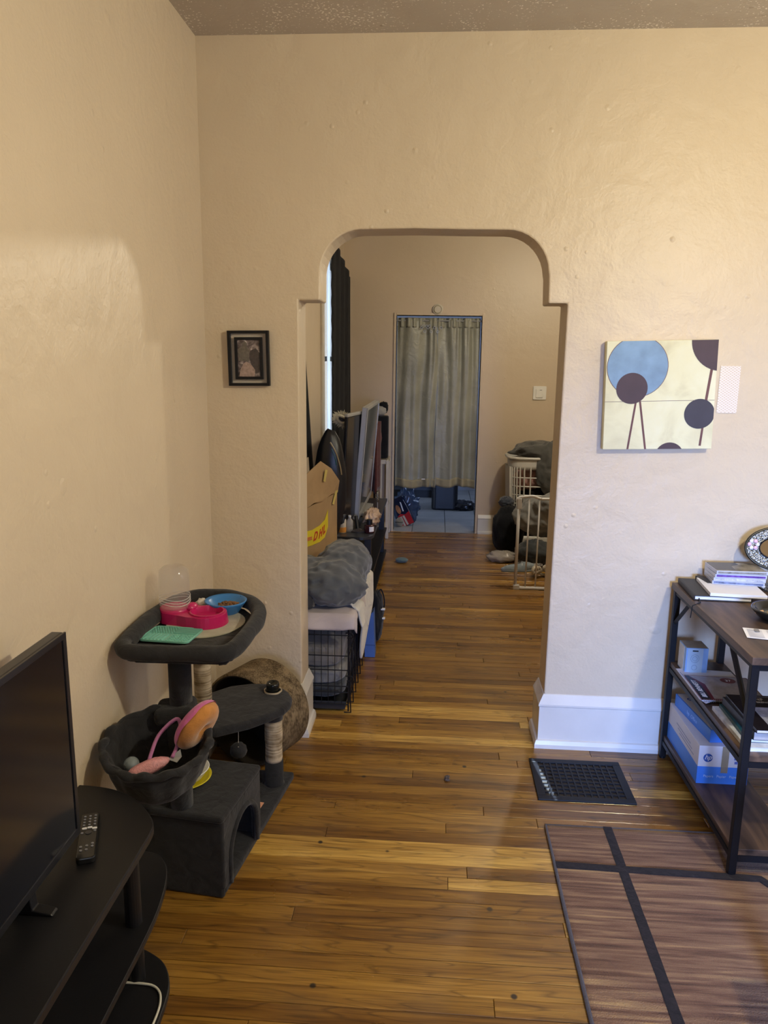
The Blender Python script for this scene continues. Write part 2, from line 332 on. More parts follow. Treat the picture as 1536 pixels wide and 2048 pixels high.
# right wall with window opening y .3..1.6 z .75..2.0
m=MB(); m.box(XR,XR+.12,YB-.1,1.45,-.02,CE+.1).box(XR,XR+.12,2.45,YA2,-.02,CE+.1).box(XR,XR+.12,1.45,2.45,-.02,.7).box(XR,XR+.12,1.45,2.45,2.0,CE+.1); struct(m.build('wall_right',WALL))
m=MB(); m.box(XL,.1,YB-.12,YB,-.02,CE+.1).box(1.4,XR,YB-.12,YB,-.02,CE+.1).box(.1,1.4,YB-.12,YB,-.02,.6).box(.1,1.4,YB-.12,YB,1.9,CE+.1); struct(m.build('wall_back',WALL))
for nm,a in (('window_1',('x',XR+.05,1.45,2.45,.7,2.0)),('window_2',('y',YB-.06,.1,1.4,.6,1.9)),('window_3',('x',X2L-.07,5.8,6.7,.85,2.42))):
    ax,d,a0,a1,z0,z1=a; m=MB(); t=.05
    for p in ((a0,a0+t,z0,z1),(a1-t,a1,z0,z1),(a0+t,a1-t,z0,z0+t),(a0+t,a1-t,z1-t,z1),(a0+t,a1-t,(z0+z1)/2-.02,(z0+z1)/2+.02)):
        if ax=='x': m.box(d-.02,d+.02,*p)
        else: m.box(p[0],p[1],d-.02,d+.02,p[2],p[3])
    f=struct(m.build(nm,TRIM)); g=MB()
    if ax=='x': g.box(d-.003,d+.003,a0+t,a1-t,z0+t,z1-t)
    else: g.box(a0+t,a1-t,d-.003,d+.003,z0+t,z1-t)
    g.build('window_pane',GLASS,f)
# arch wall
def arc(cx,cz,rx,rz,a0,a1,n=8): return [(cx+rx*math.cos(R(a0+(a1-a0)*i/n)),cz+rz*math.sin(R(a0+(a1-a0)*i/n))) for i in range(n+1)]
pts=[(XL-.05,-.02),(-.55,-.02),(-.551,1.853),(-.465,1.853),(-.463,1.96)]+arc(-.30,1.955,.163,.163,175,92,9)+[(-.1,2.121),(.1,2.118)]+arc(.255,1.955,.162,.162,90,4,9)+[(.420,1.95),(.423,1.848),(.496,1.848),(.494,-.02),(XR+.05,-.02),(XR+.05,CE+.1),(XL-.05,CE+.1)]
o=struct(MB().prism(pts,YA,YA2,'y').build('wall_arch',WALL,bevel=.006)); 
struct(MB().box(XL-.15,XR+.12,YB-.12,YA+.05,CE,CE+.1).build('ceiling',CEIL))
struct(MB().box(X2L-.15,X2R+.12,YA+.05,YF+.12,CE,CE+.1).build('ceiling_bedroom',CEIL))
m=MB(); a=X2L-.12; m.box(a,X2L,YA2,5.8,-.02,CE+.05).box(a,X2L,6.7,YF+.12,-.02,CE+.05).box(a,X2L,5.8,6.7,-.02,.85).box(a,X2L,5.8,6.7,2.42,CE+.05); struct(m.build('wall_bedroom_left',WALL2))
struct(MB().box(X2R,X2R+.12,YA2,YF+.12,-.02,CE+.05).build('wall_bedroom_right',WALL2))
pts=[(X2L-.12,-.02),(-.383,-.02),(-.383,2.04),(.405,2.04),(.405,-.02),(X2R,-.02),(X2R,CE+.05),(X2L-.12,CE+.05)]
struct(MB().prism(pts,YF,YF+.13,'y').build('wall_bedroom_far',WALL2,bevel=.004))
# door casing bead
m=MB(); c=.018
m.box(-.405,-.383,YF-.012,YF+.13,0,2.062).box(.405,.427,YF-.012,YF+.13,0,2.062).box(-.383,.405,YF-.012,YF+.13,2.04,2.062); struct(m.build('door_1',WALL2,bevel=.003))
# kitchen shell
KW=plain('kitchen_wall_paint',(.45,.46,.50),.6,.05)
struct(MB().box(-1.5,1.5,9.6,9.7,-.02,2.6).build('wall_kitchen_far',KW))
struct(MB().box(-1.6,-1.5,YF+.13,9.7,-.02,2.6).build('wall_kitchen_left',KW))
m=MB(); m.box(1.4,1.5,YF+.13,7.8,-.02,2.6).box(1.4,1.5,8.8,9.6,-.02,2.6).box(1.4,1.5,7.8,8.8,-.02,.95).box(1.4,1.5,7.8,8.8,2.0,2.6); struct(m.build('wall_kitchen_right',KW))
struct(MB().box(-1.6,1.5,YF+.13,9.7,2.6,2.7).build('ceiling_kitchen',KW))
fk=struct(MB().box(-1.5,1.4,YF,9.6,-.03,-.008).build('floor_kitchen',plain('grout',(.12,.12,.12),.9)))
TILE=plain('beige_floor_tile',(.36,.36,.35),.35,.12,5)
mt=None
for i in range(9):
    for j in range(8):
        x0=-1.5+i*.325; y0=YF+.002+j*.31
        if x0>1.2: continue
        o=MB().box(x0+.002,x0+.321,y0+.002,y0+.306,-.008,.002).build('tile',TILE,fk,bevel=.001,seg=1)

# baseboards
PROF=[(0,0),(.034,0),(.034,.018),(.028,.034),(.020,.038),(.020,.186),(.024,.190),(.024,.198),(.004,.236),(0,.238)]
def baseboard(name,path,mat=TRIM,sc=1):
    """sweep PROF along path; room side is on the left-hand normal"""
    m=MB(); P=[Vector(p) for p in path]; n=len(PROF); vs=[]
    for i,p in enumerate(P):
        ds=[]
        if i>0: ds.append((P[i]-P[i-1]).normalized())
        if i<len(P)-1: ds.append((P[i+1]-P[i]).normalized())
        ns=[Vector((-d.y,d.x)) for d in ds]
        nn=sum(ns,Vector((0,0)));nn.normalize(); k=1/max(.3,nn.dot(ns[0]))
        for a,z in PROF: vs.append((p.x+nn.x*a*k*sc,p.y+nn.y*a*k*sc,z*sc))
    fs=[(i*n+j,i*n+(j+1)%n,(i+1)*n+(j+1)%n,(i+1)*n+j) for i in range(len(P)-1) for j in range(n)]
    fs+=[tuple(range(n)),tuple(range((len(P)-1)*n,len(P)*n))[::-1]]
    m.add(vs,fs); return struct(m.build(name,mat))
baseboard('baseboard_left',[(XL,YA-.035),(XL,YB)][::-1] and [(XL,YA-.036),(XL,YB)])
baseboard('baseboard_arch_left',[(-.55,YA2),(-.55,YA),(XL,YA)])
baseboard('baseboard_arch_right',[(XR,YA),(.494,YA),(.494,YA2)])
baseboard('baseboard_bedroom_far',[(X2R,YF),(.432,YF)],sc=.78)
baseboard('baseboard_bedroom_left',[(X2L,YF),(X2L,YA2)],sc=.78)

# floor boards
struct_floor=struct(MB().box(XL-.1,XR+.1,YB-.1,YF,-.05,-.012).build('floor',DARKSUB))
def plank_geo(m,x0,x1,y0,y1):
    g=.0006; c=.0012; z=random.uniform(-.0006,.0006)
    x0+=g;x1-=g;y0+=g;y1-=g
    vs=[(x0,y0,-.012),(x1,y0,-.012),(x1,y1,-.012),(x0,y1,-.012),(x0,y0,z-c),(x1,y0,z-c),(x1,y1,z-c),(x0,y1,z-c),(x0+c,y0+c,z),(x1-c,y0+c,z),(x1-c,y1-c,z),(x0+c,y1-c,z)]
    m.add(vs,[(0,1,5,4),(1,2,6,5),(2,3,7,6),(3,0,4,7),(4,5,9,8),(5,6,10,9),(6,7,11,10),(7,4,8,11),(8,9,10,11)])
def attrs(o,tones,seeds):
    me=o.data; a=me.attributes.new('tone','FLOAT','POINT'); b=me.attributes.new('seed','FLOAT','POINT')
    for i in range(len(me.vertices)): a.data[i].value=tones[i//12]; b.data[i].value=seeds[i//12]
def tone():
    q=random.random()
    return random.uniform(.70,.86) if q<.13 else (random.uniform(.24,.36) if q<.40 else random.uniform(.40,.60))
PW=.0575; y=YB; far=MB(); ft=[]; fs_=[]; back=MB(); bt=[]; bs=[]; cnt=0
while y<YF-.001:
    y1=min(y+PW,YF)
    xa,xb=(XL,XR) if y<YA else (X2L,X2R)
    if YA-PW<y<YA2: xa,xb=XL,XR
    x=xa-random.uniform(0,.9)
    narrow = None
    while x<xb:
        x2=x+random.choice((.55,.8,1.1,1.4,1.7,2.1)); a=max(x,xa); b_=min(x2,xb)
        if xb-b_<.15: b_=xb; x2=xb
        t=tone()
        if 1.38<y<4.25 and cnt<296 and a<(1.5 if y<3 else .75):
            m=MB(); plank_geo(m,a,b_,y,y1); o=m.build('floor_board',WOOD,struct_floor); attrs(o,[t],[random.uniform(0,90)]); cnt+=1
        elif y<=1.38: plank_geo(back,a,b_,y,y1); bt.append(t); bs.append(random.uniform(0,90))
        else: plank_geo(far,a,b_,y,y1); ft.append(t*.9); fs_.append(random.uniform(0,90))
        x=x2
    y+=PW
attrs(far.build('floor_boards',WOOD,struct_floor,kind='stuff'),ft,fs_)
attrs(back.build('floor_boards',WOOD,struct_floor,kind='stuff'),bt,bs)

# ================================================================== LIVING ROOM
# ---- ceiling lamp (above and right of the view)
t=thing('ceiling_lamp','white pendant lamp holder with a warm bulb hanging above the rug','lamp',(1.28,1.26,2.8))
m=MB(); m.lathe([(0,2.80),(.075,2.80),(.075,2.785),(.05,2.77),(.028,2.765),(.006,2.76),(.006,2.40),(.026,2.39),(.026,2.34),(0,2.34)],(1.28,1.26,0)); m.build('lamp_base',WHITEP,t,smooth=False)
MB().lathe([(0,2.34),(.02,2.34),(.021,2.29),(0,2.285)],(1.28,1.26,0)).build('socket',BLACK,t)
t=thing('ceiling_lamp','round metal ceiling lamp holder in the bedroom beyond the arch','lamp',(1.05,5.15,2.8))
m=MB(); m.lathe([(0,2.80),(.075,2.80),(.075,2.785),(.05,2.77),(.028,2.765),(.026,2.70),(0,2.70)],(1.05,5.15,0)); m.build('lamp_base',WHITEP,t)
MB().lathe([(0,2.70),(.02,2.70),(.021,2.63),(0,2.62)],(1.05,5.15,0)).build('socket',BLACK,t)

# ---- picture frame on arch wall
t=thing('picture_frame','small black double picture frame with a photograph, hung left of the arch','picture frame',(-.751,3.028,1.625),0)
Mf=Mat((-.750,3.030,1.625),0,0,R(-.8))
def fr(w,h,b,y0,y1):
    m=MB()
    for p in ((-w/2,w/2,h/2-b,h/2),(-w/2,w/2,-h/2,-h/2+b),(-w/2,-w/2+b,-h/2+b,h/2-b),(w/2-b,w/2,-h/2+b,h/2-b)): m.box(p[0],p[1],y0,y1,p[2],p[3],Mf)
    return m
fr(.166,.216,.011,-.026,-.003).build('outer_frame',BLKMET,t,bevel=.001)
fr(.112,.165,.011,-.022,-.008).build('inner_frame',BLKMET,t,bevel=.001)
MB().box(-.073,.073,-.012,-.009,-.098,.098,Mf).build('clear_panel',glassmat('acrylic',(.9,.9,.9),.1,.10),t)
def photomat():
    m,nt,b=nmat('faded_photograph'); L=nt.links.new; setin(b,rough=.25)
    tc=N(nt,'ShaderNodeTexCoord'); n=N(nt,'ShaderNodeTexNoise',i_Scale=26,i_Detail=6,i_Distortion=1.6); L(tc.outputs['Object'],n.inputs['Vector'])
    r=ramp(nt,[(.34,(.03,.022,.025)),(.48,(.14,.11,.11)),(.58,(.30,.25,.25)),(.70,(.75,.72,.74))]); L(n.outputs[0],r.inputs[0]); L(r.outputs[0],b.inputs['Base Color']); return m
MB().box(-.046,.046,-.016,-.0125,-.073,.073,Mf).build('photograph',photomat(),t)
def sil(pts,col,nm,y):
    MB().prism([(x,z) for x,z in pts],y,y-.0003,'y',Mf).build(nm,plain(nm,col,.3,.25,90),t)
sil([(-.042,-.01),(-.044,.035),(-.028,.047),(-.024,.062),(-.014,.066),(-.006,.060),(-.006,.046),(.004,.034),(.0,-.012)],(.13,.115,.10),'printed_knit_figure',-.0162)
sil([(-.040,-.071),(-.036,-.045),(-.022,-.02),(-.010,-.012),(.010,-.025),(.024,-.045),(.022,-.072)],(.34,.25,.22),'printed_trouser_leg',-.0163)
sil([(.006,.030),(.002,.0),(.014,-.04),(.026,-.06),(.042,-.055),(.045,.02),(.030,.040)],(.055,.045,.045),'printed_patterned_coat',-.0162)

# ---- canvas with circles
t=thing('canvas_painting','square cream canvas with blue and dark plum circles on thin stems, right of the arch','painting',(.866,3.03,1.50))
Mc=Mat((.860,3.0,1.505),0,0,R(-1.6)); W_=.415
CANV=None
def canvasmat():
    m,nt,b=nmat('cream_canvas'); L=nt.links.new; setin(b,rough=.6)
    tc=N(nt,'ShaderNodeTexCoord'); n=N(nt,'ShaderNodeTexNoise',i_Scale=7,i_Detail=7,i_Distortion=.7); L(tc.outputs['Object'],n.inputs['Vector'])
    r=ramp(nt,[(.25,(.60,.56,.36)),(.5,(.76,.74,.50)),(.75,(.80,.80,.60))]); L(n.outputs[0],r.inputs[0]); L(r.outputs[0],b.inputs['Base Color'])
    w2=N(nt,'ShaderNodeTexNoise',i_Scale=60,i_Detail=4); L(tc.outputs['Object'],w2.inputs['Vector'])
    bp=N(nt,'ShaderNodeBump',i_Strength=.2,i_Distance=.002); L(w2.outputs[0],bp.inputs['Height']); L(bp.outputs[0],b.inputs['Normal']); return m
canvas=MB().box(-W_/2,W_/2,-.012,.024,-W_/2,W_/2,Mc).build('canvas',canvasmat(),t,bevel=.002)
def clip(poly):
    for ax,lim,sg in ((0,0.002,1),(0,.998,-1),(1,0.002,1),(1,.998,-1)):
        out=[]
        for i in range(len(poly)):
            a,b=poly[i-1],poly[i]; ia=(a[ax]-lim)*sg>=0; ib=(b[ax]-lim)*sg>=0
            if ia!=ib:
                k=(lim-a[ax])/(b[ax]-a[ax]); out.append((a[0]+(b[0]-a[0])*k,a[1]+(b[1]-a[1])*k))
            if ib: out.append(b)
        poly=out
        if not poly: return poly
    return poly
def paint(poly,mat,nm,lay):
    poly=clip(poly); y=-.012-.0004*lay
    MB().prism([((u-.5)*W_,(v-.5)*W_) for u,v in poly],y,-.0125,'y',Mc).build(nm,mat,canvas)
PBLUE=plain('dusty_blue_paint',(.20,.33,.50),.6,.16,14); PPLUM=plain('plum_paint',(.060,.033,.045),.6,.12,12); PDARK=plain('dark_slate_paint',(.040,.036,.055),.6,.12,12); PST=plain('maroon_paint',(.13,.05,.05),.6,.1); POUT=plain('brown_outline_paint',(.18,.12,.11),.6)
def seg(a,b,w0): 
    d=Vector((b[0]-a[0],b[1]-a[1])); n=Vector((-d.y,d.x)).normalized()*w0/2
    return [(a[0]+n.x,a[1]+n.y),(a[0]-n.x,a[1]-n.y),(b[0]-n.x,b[1]-n.y),(b[0]+n.x,b[1]+n.y)]
paint(circ(.285,.765,.279,48),POUT,'circle_outline',1)
paint(circ(.285,.765,.273,48),PBLUE,'blue_circle',2)
paint(circ(.243,.568,.143,40),PPLUM,'plum_circle',3)
paint(seg((0,.447),(1,.452),.004),POUT,'thin_line',1)
paint(seg((.285,.445),(.225,-.02),.018),PST,'stem',2); paint(seg((.322,.45),(.395,-.02),.018),PST,'stem',2)
paint(circ(1.045,1.0,.285,48),PPLUM,'plum_quarter_circle',3)
paint(seg((.955,.75),(.92,.45),.024),PST,'stem',2); paint(seg((.905,.2),(.89,.03),.020),PST,'stem',2)
paint(circ(.868,.327,.138,40),PDARK,'dark_circle',3)
paint(circ(.615,-.07,.133,40),PPLUM,'plum_circle',3)
# ---- mesh repair patch
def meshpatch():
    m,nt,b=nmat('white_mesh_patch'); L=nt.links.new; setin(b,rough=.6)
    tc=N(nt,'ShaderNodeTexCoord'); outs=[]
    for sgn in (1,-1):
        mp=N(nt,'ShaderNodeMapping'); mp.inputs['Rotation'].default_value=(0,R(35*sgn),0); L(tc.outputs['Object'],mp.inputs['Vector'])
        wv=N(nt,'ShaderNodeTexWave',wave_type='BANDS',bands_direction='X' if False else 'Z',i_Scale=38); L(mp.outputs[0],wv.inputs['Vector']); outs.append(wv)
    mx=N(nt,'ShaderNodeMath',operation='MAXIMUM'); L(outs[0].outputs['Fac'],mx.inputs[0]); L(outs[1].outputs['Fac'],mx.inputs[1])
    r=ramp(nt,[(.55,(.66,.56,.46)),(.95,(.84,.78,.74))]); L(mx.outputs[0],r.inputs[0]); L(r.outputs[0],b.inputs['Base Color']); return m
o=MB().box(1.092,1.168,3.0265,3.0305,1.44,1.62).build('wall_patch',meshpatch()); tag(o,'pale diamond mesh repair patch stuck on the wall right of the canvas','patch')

# ---- floor vent
t=thing('floor_vent','black cast metal floor register with a square lattice in front of the right baseboard','floor vent',(.607,2.75,0))
x0,x1,y0,y1=.425,.792,2.60,2.90
m=MB()
for p in ((x0,x1,y0,y0+.028),(x0,x1,y1-.028,y1),(x0,x0+.032,y0+.028,y1-.028),(x1-.032,x1,y0+.028,y1-.028)): m.box(p[0],p[1],p[2],p[3],.0008,.008)
m.build('rim',BLKMET,t,bevel=.002)
m=MB()
for i in range(1,12): xx=x0+.032+(x1-x0-.064)*i/12; m.box(xx-.003,xx+.003,y0+.028,y1-.028,.0012,.0065)
for j in range(1,9): yy=y0+.028+(y1-y0-.056)*j/9; m.box(x0+.032,x1-.032,yy-.003,yy+.003,.001,.0062)
m.build('lattice',BLKMET,t)
m=MB(); m.box(x0+.03,x1-.03,y0+.026,y1-.026,.0004,.0011)
m.build('damper_plate',plain('dusty_dark_metal',(.028,.022,.018),.6,.5,60),t)

# ---- rug
t=thing('area_rug','brown streaked area rug crossed by black bands, under the desk leg','rug',(1.3,1.4,0))
def rgrid(u,v):
    x=.426+(2.15-.426)*u; y=-.2+2.64*v
    e=.003*noise.noise(Vector((x*9,y*9,1))) if u in (0,1) or v in (0,1) else 0
    z=.011+.0012*noise.noise(Vector((x*3,y*3,0)))
    return (x+e,y+e,z)
m=MB(); m.grid(rgrid,80,100); n0=len(m.v)
o=m.build('pile',RUG,t,smooth=True); md=o.modifiers.new('s','SOLIDIFY'); md.thickness=.010; md.offset=-1
def band(pts,w0,nm='dark_band',z=.0142):
    m=MB(); P=[Vector((a,b,0)) for a,b in pts]; vs=[]
    PP=[]
    for i in range(len(P)-1):
        k=max(1,int((P[i+1]-P[i]).length/.03)); PP+= [P[i].lerp(P[i+1],j/k) for j in range(k)]
    PP.append(P[-1])
    for i,p in enumerate(PP):
        d=(PP[min(i+1,len(PP)-1)]-PP[max(i-1,0)]).normalized(); n_=Vector((-d.y,d.x,0))*(w0/2*(1+.1*noise.noise(p*20)))
        vs+=[(p.x+n_.x,p.y+n_.y,z),(p.x-n_.x,p.y-n_.y,z)]
    m.add(vs,[(2*i,2*i+1,2*i+3,2*i+2) for i in range(len(PP)-1)]); o=m.build(nm,RUGD,t); md=o.modifiers.new('s','SOLIDIFY'); md.thickness=.003; md.offset=-1
band([(.645,2.437),(.640,-.19)],.030); band([(.432,2.215),(1.075,2.200),(1.12,2.13),(1.13,-.19)],.030,z=.0147)
m=MB(); m.tube([(.430,-.19,.007),(.430,1.2,.007),(.428,2.0,.007),(.430,2.434,.007),(.9,2.437,.007),(2.12,2.437,.007)],.006,8); m.build('bound_edge',cloth('rug_binding',(.07,.06,.06),.1),t)

# ---- floor debris
tag(MB().blob((.083,2.716,.006),(.011,.016,.008),.6,3,4,16).build('debris','' or plain('dry_leaf_crumb',(.10,.075,.06),.9,.5,200)),'small dry crumpled leaf bit on the floorboards in the middle of the room','debris')

# ---- desk with side shelves
t=thing('desk','industrial desk with brown wood-look top, black steel frame and open side shelves','desk',(1.4,2.6,0))
DX0,DX1,DY0,DY1=.972,1.95,2.20,2.992
MB().box(DX0,DX1,DY0,DY1,.735,.76).build('desk_top',RUST,t,bevel=.002)
MB().box(.985,1.20,2.215,2.975,.410,.432).build('shelf_board',RUST,t,bevel=.0015)
MB().box(.985,1.20,2.215,2.975,.083,.105).build('shelf_board',RUST,t,bevel=.0015)
zb=.0150
for (x,y) in ((.990,2.222),(.990,2.972),(1.185,2.972),(1.185,2.222),(1.93,2.222),(1.93,2.972)):
    q=.012; z0=zb if y<2.4 else .006
    lg=MB().box(x-q,x+q,y-q,y+q,z0,.735).build('leg',BLKMET,t,bevel=.002)
    MB().cyl(x,y,z0-.0008 if y<2.4 else .001,z0+.004,.013,12).build('foot_pad',BLKMET,lg)
m=MB()
for x in (.990,1.185): m.box(x-.009,x+.009,2.234,2.96,.717,.735).box(x-.009,x+.009,2.234,2.96,.392,.410).box(x-.009,x+.009,2.234,2.96,.065,.083)
m.box(1.002,1.918,2.214,2.230,.712,.735).box(1.002,1.918,2.964,2.980,.712,.735).box(1.002,1.173,2.214,2.230,.390,.410).box(1.002,1.173,2.964,2.980,.390,.410).box(1.002,1.173,2.214,2.230,.060,.083).box(1.197,1.918,2.964,2.98,.12,.15)
m.build('crossbar',BLKMET,t)
def brace(a,b):
    a=Vector(a);b=Vector(b); m=MB(); m.tube([a,b],.0095,4); m.build('brace',BLKMET,t)
brace((.990,2.963,.60),(.990,2.82,.722)); brace((.990,2.234,.56),(.990,2.40,.722)); brace((1.93,2.234,.56),(1.93,2.40,.722))

# ---- things on the desk top (z .76)
Z=.7605
t=thing('folder','thick black faux-leather folder of papers lying on the far left of the desk','folder',(1.09,2.90,Z))
Mq=Mat((1.085,2.865,0),R(-3))
m=MB(); m.box(-.095,.11,-.115,.115,Z,Z+.004,Mq).box(-.095,.11,-.115,.115,Z+.016,Z+.020,Mq).box(-.099,-.095,-.115,.115,Z,Z+.020,Mq); m.build('cover',BLKF and plain('black_faux_leather',(.014,.014,.015),.5,.2,30,.3,200),t,bevel=.0015)
MB().box(-.094,.105,-.112,.112,Z+.0045,Z+.0155,Mq).build('pages',PAPER,t)
m=MB(); m.tube([Mq@Vector((-.08,-.113,Z+.008)),Mq@Vector((-.085,-.15,Z+.003)),Mq@Vector((-.118,-.17,Z-.004)),Mq@Vector((-.122,-.172,Z-.05))],.002,6); m.build('ribbon',BLKF,t)
o=MB().box(-.085,.115,-.108,.10,Z+.0206,Z+.0322,Mat((1.13,2.85,0),R(-5))).build('paper_sheaf',PAPER); tag(o,'white stack of loose papers under the disc cases on the desk','papers')
# thin dark case leaning out under cases
o=MB().box(-.05,.05,-.09,.09,Z+.0207,Z+.031,Mat((1.075,2.955-.02,0),R(4))).build('book',plain('black_book_cover',(.016,.015,.016),.5)); 
bpy.data.objects.remove(o)
t=thing('book','slim black book tucked behind the disc cases on the desk','book',(1.13,2.90,Z))
Mb=Mat((1.098,2.935,0),R(8)); MB().box(-.035,-.005,-.05,.05,Z+.0207,Z+.034,Mb).build('cover',plain('black_book_cover',(.016,.015,.016),.5),t,bevel=.001)
# disc cases: three stacked
cols=[(.16,.20,.34),(.50,.52,.60),(.13,.06,.34),(.26,.25,.23)]
zc=Z+.0330
names=['disc case with a dark blue spine, lowest of four on the white papers','disc case with a pale grey spine, directly above the lowest on the desk','disc case with a purple spine, third up of four on the desk','disc case with a dark grey cover picture, topmost of the four on the desk']
for i in range(4):
    Mk=Mat((1.185,2.925-.003*i,0),R(-6+2*i)); z0=zc+i*.0148
    t=thing('disc_case',names[i],'disc case',(1.185,2.925,z0),group='disc cases stacked on the desk')
    m=MB(); m.box(-.095,.095,-.065,.065,z0,z0+.0136,Mk); cs=m.build('case',plain('case_plastic_%d'%i,(.55,.57,.66),.15,.05),t,bevel=.001)
    MB().box(-.090,.090,-.0658,-.0645,z0+.003,z0+.0105,Mk).build('spine_print',plain('spine_print_%d'%i,cols[i],.3,.5,60),cs)
    if i==3:
        MB().box(-.093,.093,-.063,.063,z0+.0137,z0+.0140,Mk).build('cover_picture',plain('grey_cover',(.24,.22,.18),.25,.45,22),cs)
        MB().prism([(-.093,.063),(-.093,-.05),(-.02,-.05),(-.015,.01),(.02,.03),(.02,.063)],z0+.0140,z0+.0142,'z',Mk).build('cover_print',plain('dark_cover_print',(.035,.033,.035),.25,.4,40),cs)
# ashtray
t=thing('ashtray','large round black glass ashtray holding cigarette ends, on the right of the desk','ashtray',(1.205,2.555,Z))
AC=(1.212,2.56,0)
BG=plain('black_glass',(.01,.011,.010),.12)
m=MB(); m.lathe([(0,Z+.0003),(.062,Z+.0003),(.080,Z+.012),(.100,Z+.036),(.097,Z+.041),(.090,Z+.040),(.075,Z+.020),(.055,Z+.012),(0,Z+.011)],AC,40); m.build('bowl',BG,t,smooth=True)
m=MB(); m.lathe([(0,Z+.0125),(.054,Z+.013),(.060,Z+.0155),(.0,Z+.0165)],AC,24); m.build('ash',plain('grey_ash',(.16,.15,.12),.9,.4,90),t)
for i,(a,b,c,d) in enumerate(((-.075,.005,.2,.0),(-.05,-.012,1.2,.1),(-.02,-.03,.6,.0),(.02,-.04,-.3,.0),(.03,.02,.9,0))):
    p=Vector((AC[0]+a,AC[1]+b,Z+.026)); dd=Vector((math.cos(c),math.sin(c),.1))*.014
    m=MB(); m.tube([p-dd,p+dd],.0042,10); o=m.build('cigarette_end',plain('cork_filter_%d'%i,(.62,.36,.15) if i<3 else (.6,.56,.45),.7),t)
# leaflet
t=thing('leaflet','folded white printed leaflet at the near corner of the desk','leaflet',(1.10,2.40,Z))
m=MB(); m.grid(lambda u,v:Mat((1.125,2.395,0),R(-13))@Vector(((u-.5)*.19,(v-.5)*.098,Z+.0015+.006*math.sin(v*3)*u)),12,8); m.build('sheet',PAPER,t,solid=.0006)
m=MB(); Ml=Mat((1.125,2.395,0),R(-13))
for i in range(3):
    for j in range(11):
        x=-.085+i*.060; v=.008+j*.0072
        z=Z+.003+.006*math.sin((v)/.098*3)*((x+.095)/.19)
        m.box(x,x+.045-.012*((i*j)%3==1),v-.049,v-.0465,z,z+.0002,Ml)
m.build('printed_lines',PAPERG,t)
MB().box(-.062,-.048,.008,.036,Z+.0055,Z+.0058,Ml).build('printed_block',plain('print_grey_block',(.22,.22,.22),.6),t)
# oval jewelled mirror
t=thing('vanity_mirror','oval jewelled tabletop mirror with silver mosaic rim at the back of the desk','mirror',(1.35,2.93,Z))
MO=Mat((1.350,2.930,.925),R(-8),R(-14),0)
m=MB(); P=[MO@Vector((.125*math.cos(q),0,.082*math.sin(q))) for q in [2*PI*i/48 for i in range(48)]]; m.tube(P,.0055,8,closed=True); m.build('dark_rim',plain('antique_metal',(.05,.045,.03),.35,.2,metal=.6),t,smooth=True)
def mosaic():
    m,nt,b=nmat('silver_mosaic'); L=nt.links.new; setin(b,rough=.25,metal=.7)
    tc=N(nt,'ShaderNodeTexCoord'); v=N(nt,'ShaderNodeTexVoronoi',i_Scale=190); L(tc.outputs['Object'],v.inputs['Vector'])
    r=ramp(nt,[(.1,(.75,.74,.70)),(.6,(.10,.10,.09))]); L(v.outputs['Distance'],r.inputs[0]); L(r.outputs[0],b.inputs['Base Color'])
    bp=N(nt,'ShaderNodeBump',i_Strength=1,i_Distance=.002); L(v.outputs['Distance'],bp.inputs['Height']); bp.invert=True; L(bp.outputs[0],b.inputs['Normal']); return m
MOS=mosaic()
m=MB(); m.prism([(a,b) for a,b in circ(0,0,.123,48,.080)],-.002,.006,'y',MO); m.build('mosaic_rim',MOS,t)
m=MB(); P=[MO@Vector((.004+.080*math.cos(q),-.004,.046*math.sin(q))) for q in [2*PI*i/40 for i in range(40)]]; m.tube(P,.003,6,closed=True); m.build('inner_rim',BLKMET,t)
MB().prism([(a+.004,b) for a,b in circ(0,0,.079,40,.045)],-.0035,-.002,'y',MO).build('mirror_glass',plain('mirror_silver',(.75,.70,.66),.06,metal=1.0),t)
PEARL=plain('pink_enamel',(.80,.50,.62),.15); PEARW=plain('white_enamel',(.85,.83,.84),.15)
for cx,cz in ((-.098,.012),(.098,-.015),(-.02,-.066)):
    for k in range(6):
        q=2*PI*k/6; m=MB(); m.blob(MO@Vector((cx+.0150*math.cos(q),-.005,cz+.0150*math.sin(q))),(.0080,.0045,.0080),0,1,0,12); m.build('petal',PEARL if k%2 else PEARW,t,smooth=True)
m=MB(); m.tube([MO@Vector((0,.012,-.078)),(1.352,2.948,.80),(1.352,2.945,.775)],.007,10); m.build('stem',plain('antique_metal_2',(.22,.20,.18),.3,metal=.8),t)
m=MB(); m.lathe([(0,Z+.0003),(.062,Z+.0003),(.064,Z+.008),(.045,Z+.014),(.012,Z+.02),(0,Z+.021)],(1.352,2.943-.012,0),32,fn=None); m.build('base',MOS,t)
for k in range(5):
    q=R(190+k*40); m=MB(); m.blob((1.352+.054*math.cos(q),2.931+.052*math.sin(q),Z+.013),(.008,.008,.006),0,1,0,12); m.build('petal',PEARL if k%2 else PEARW,t,smooth=True)

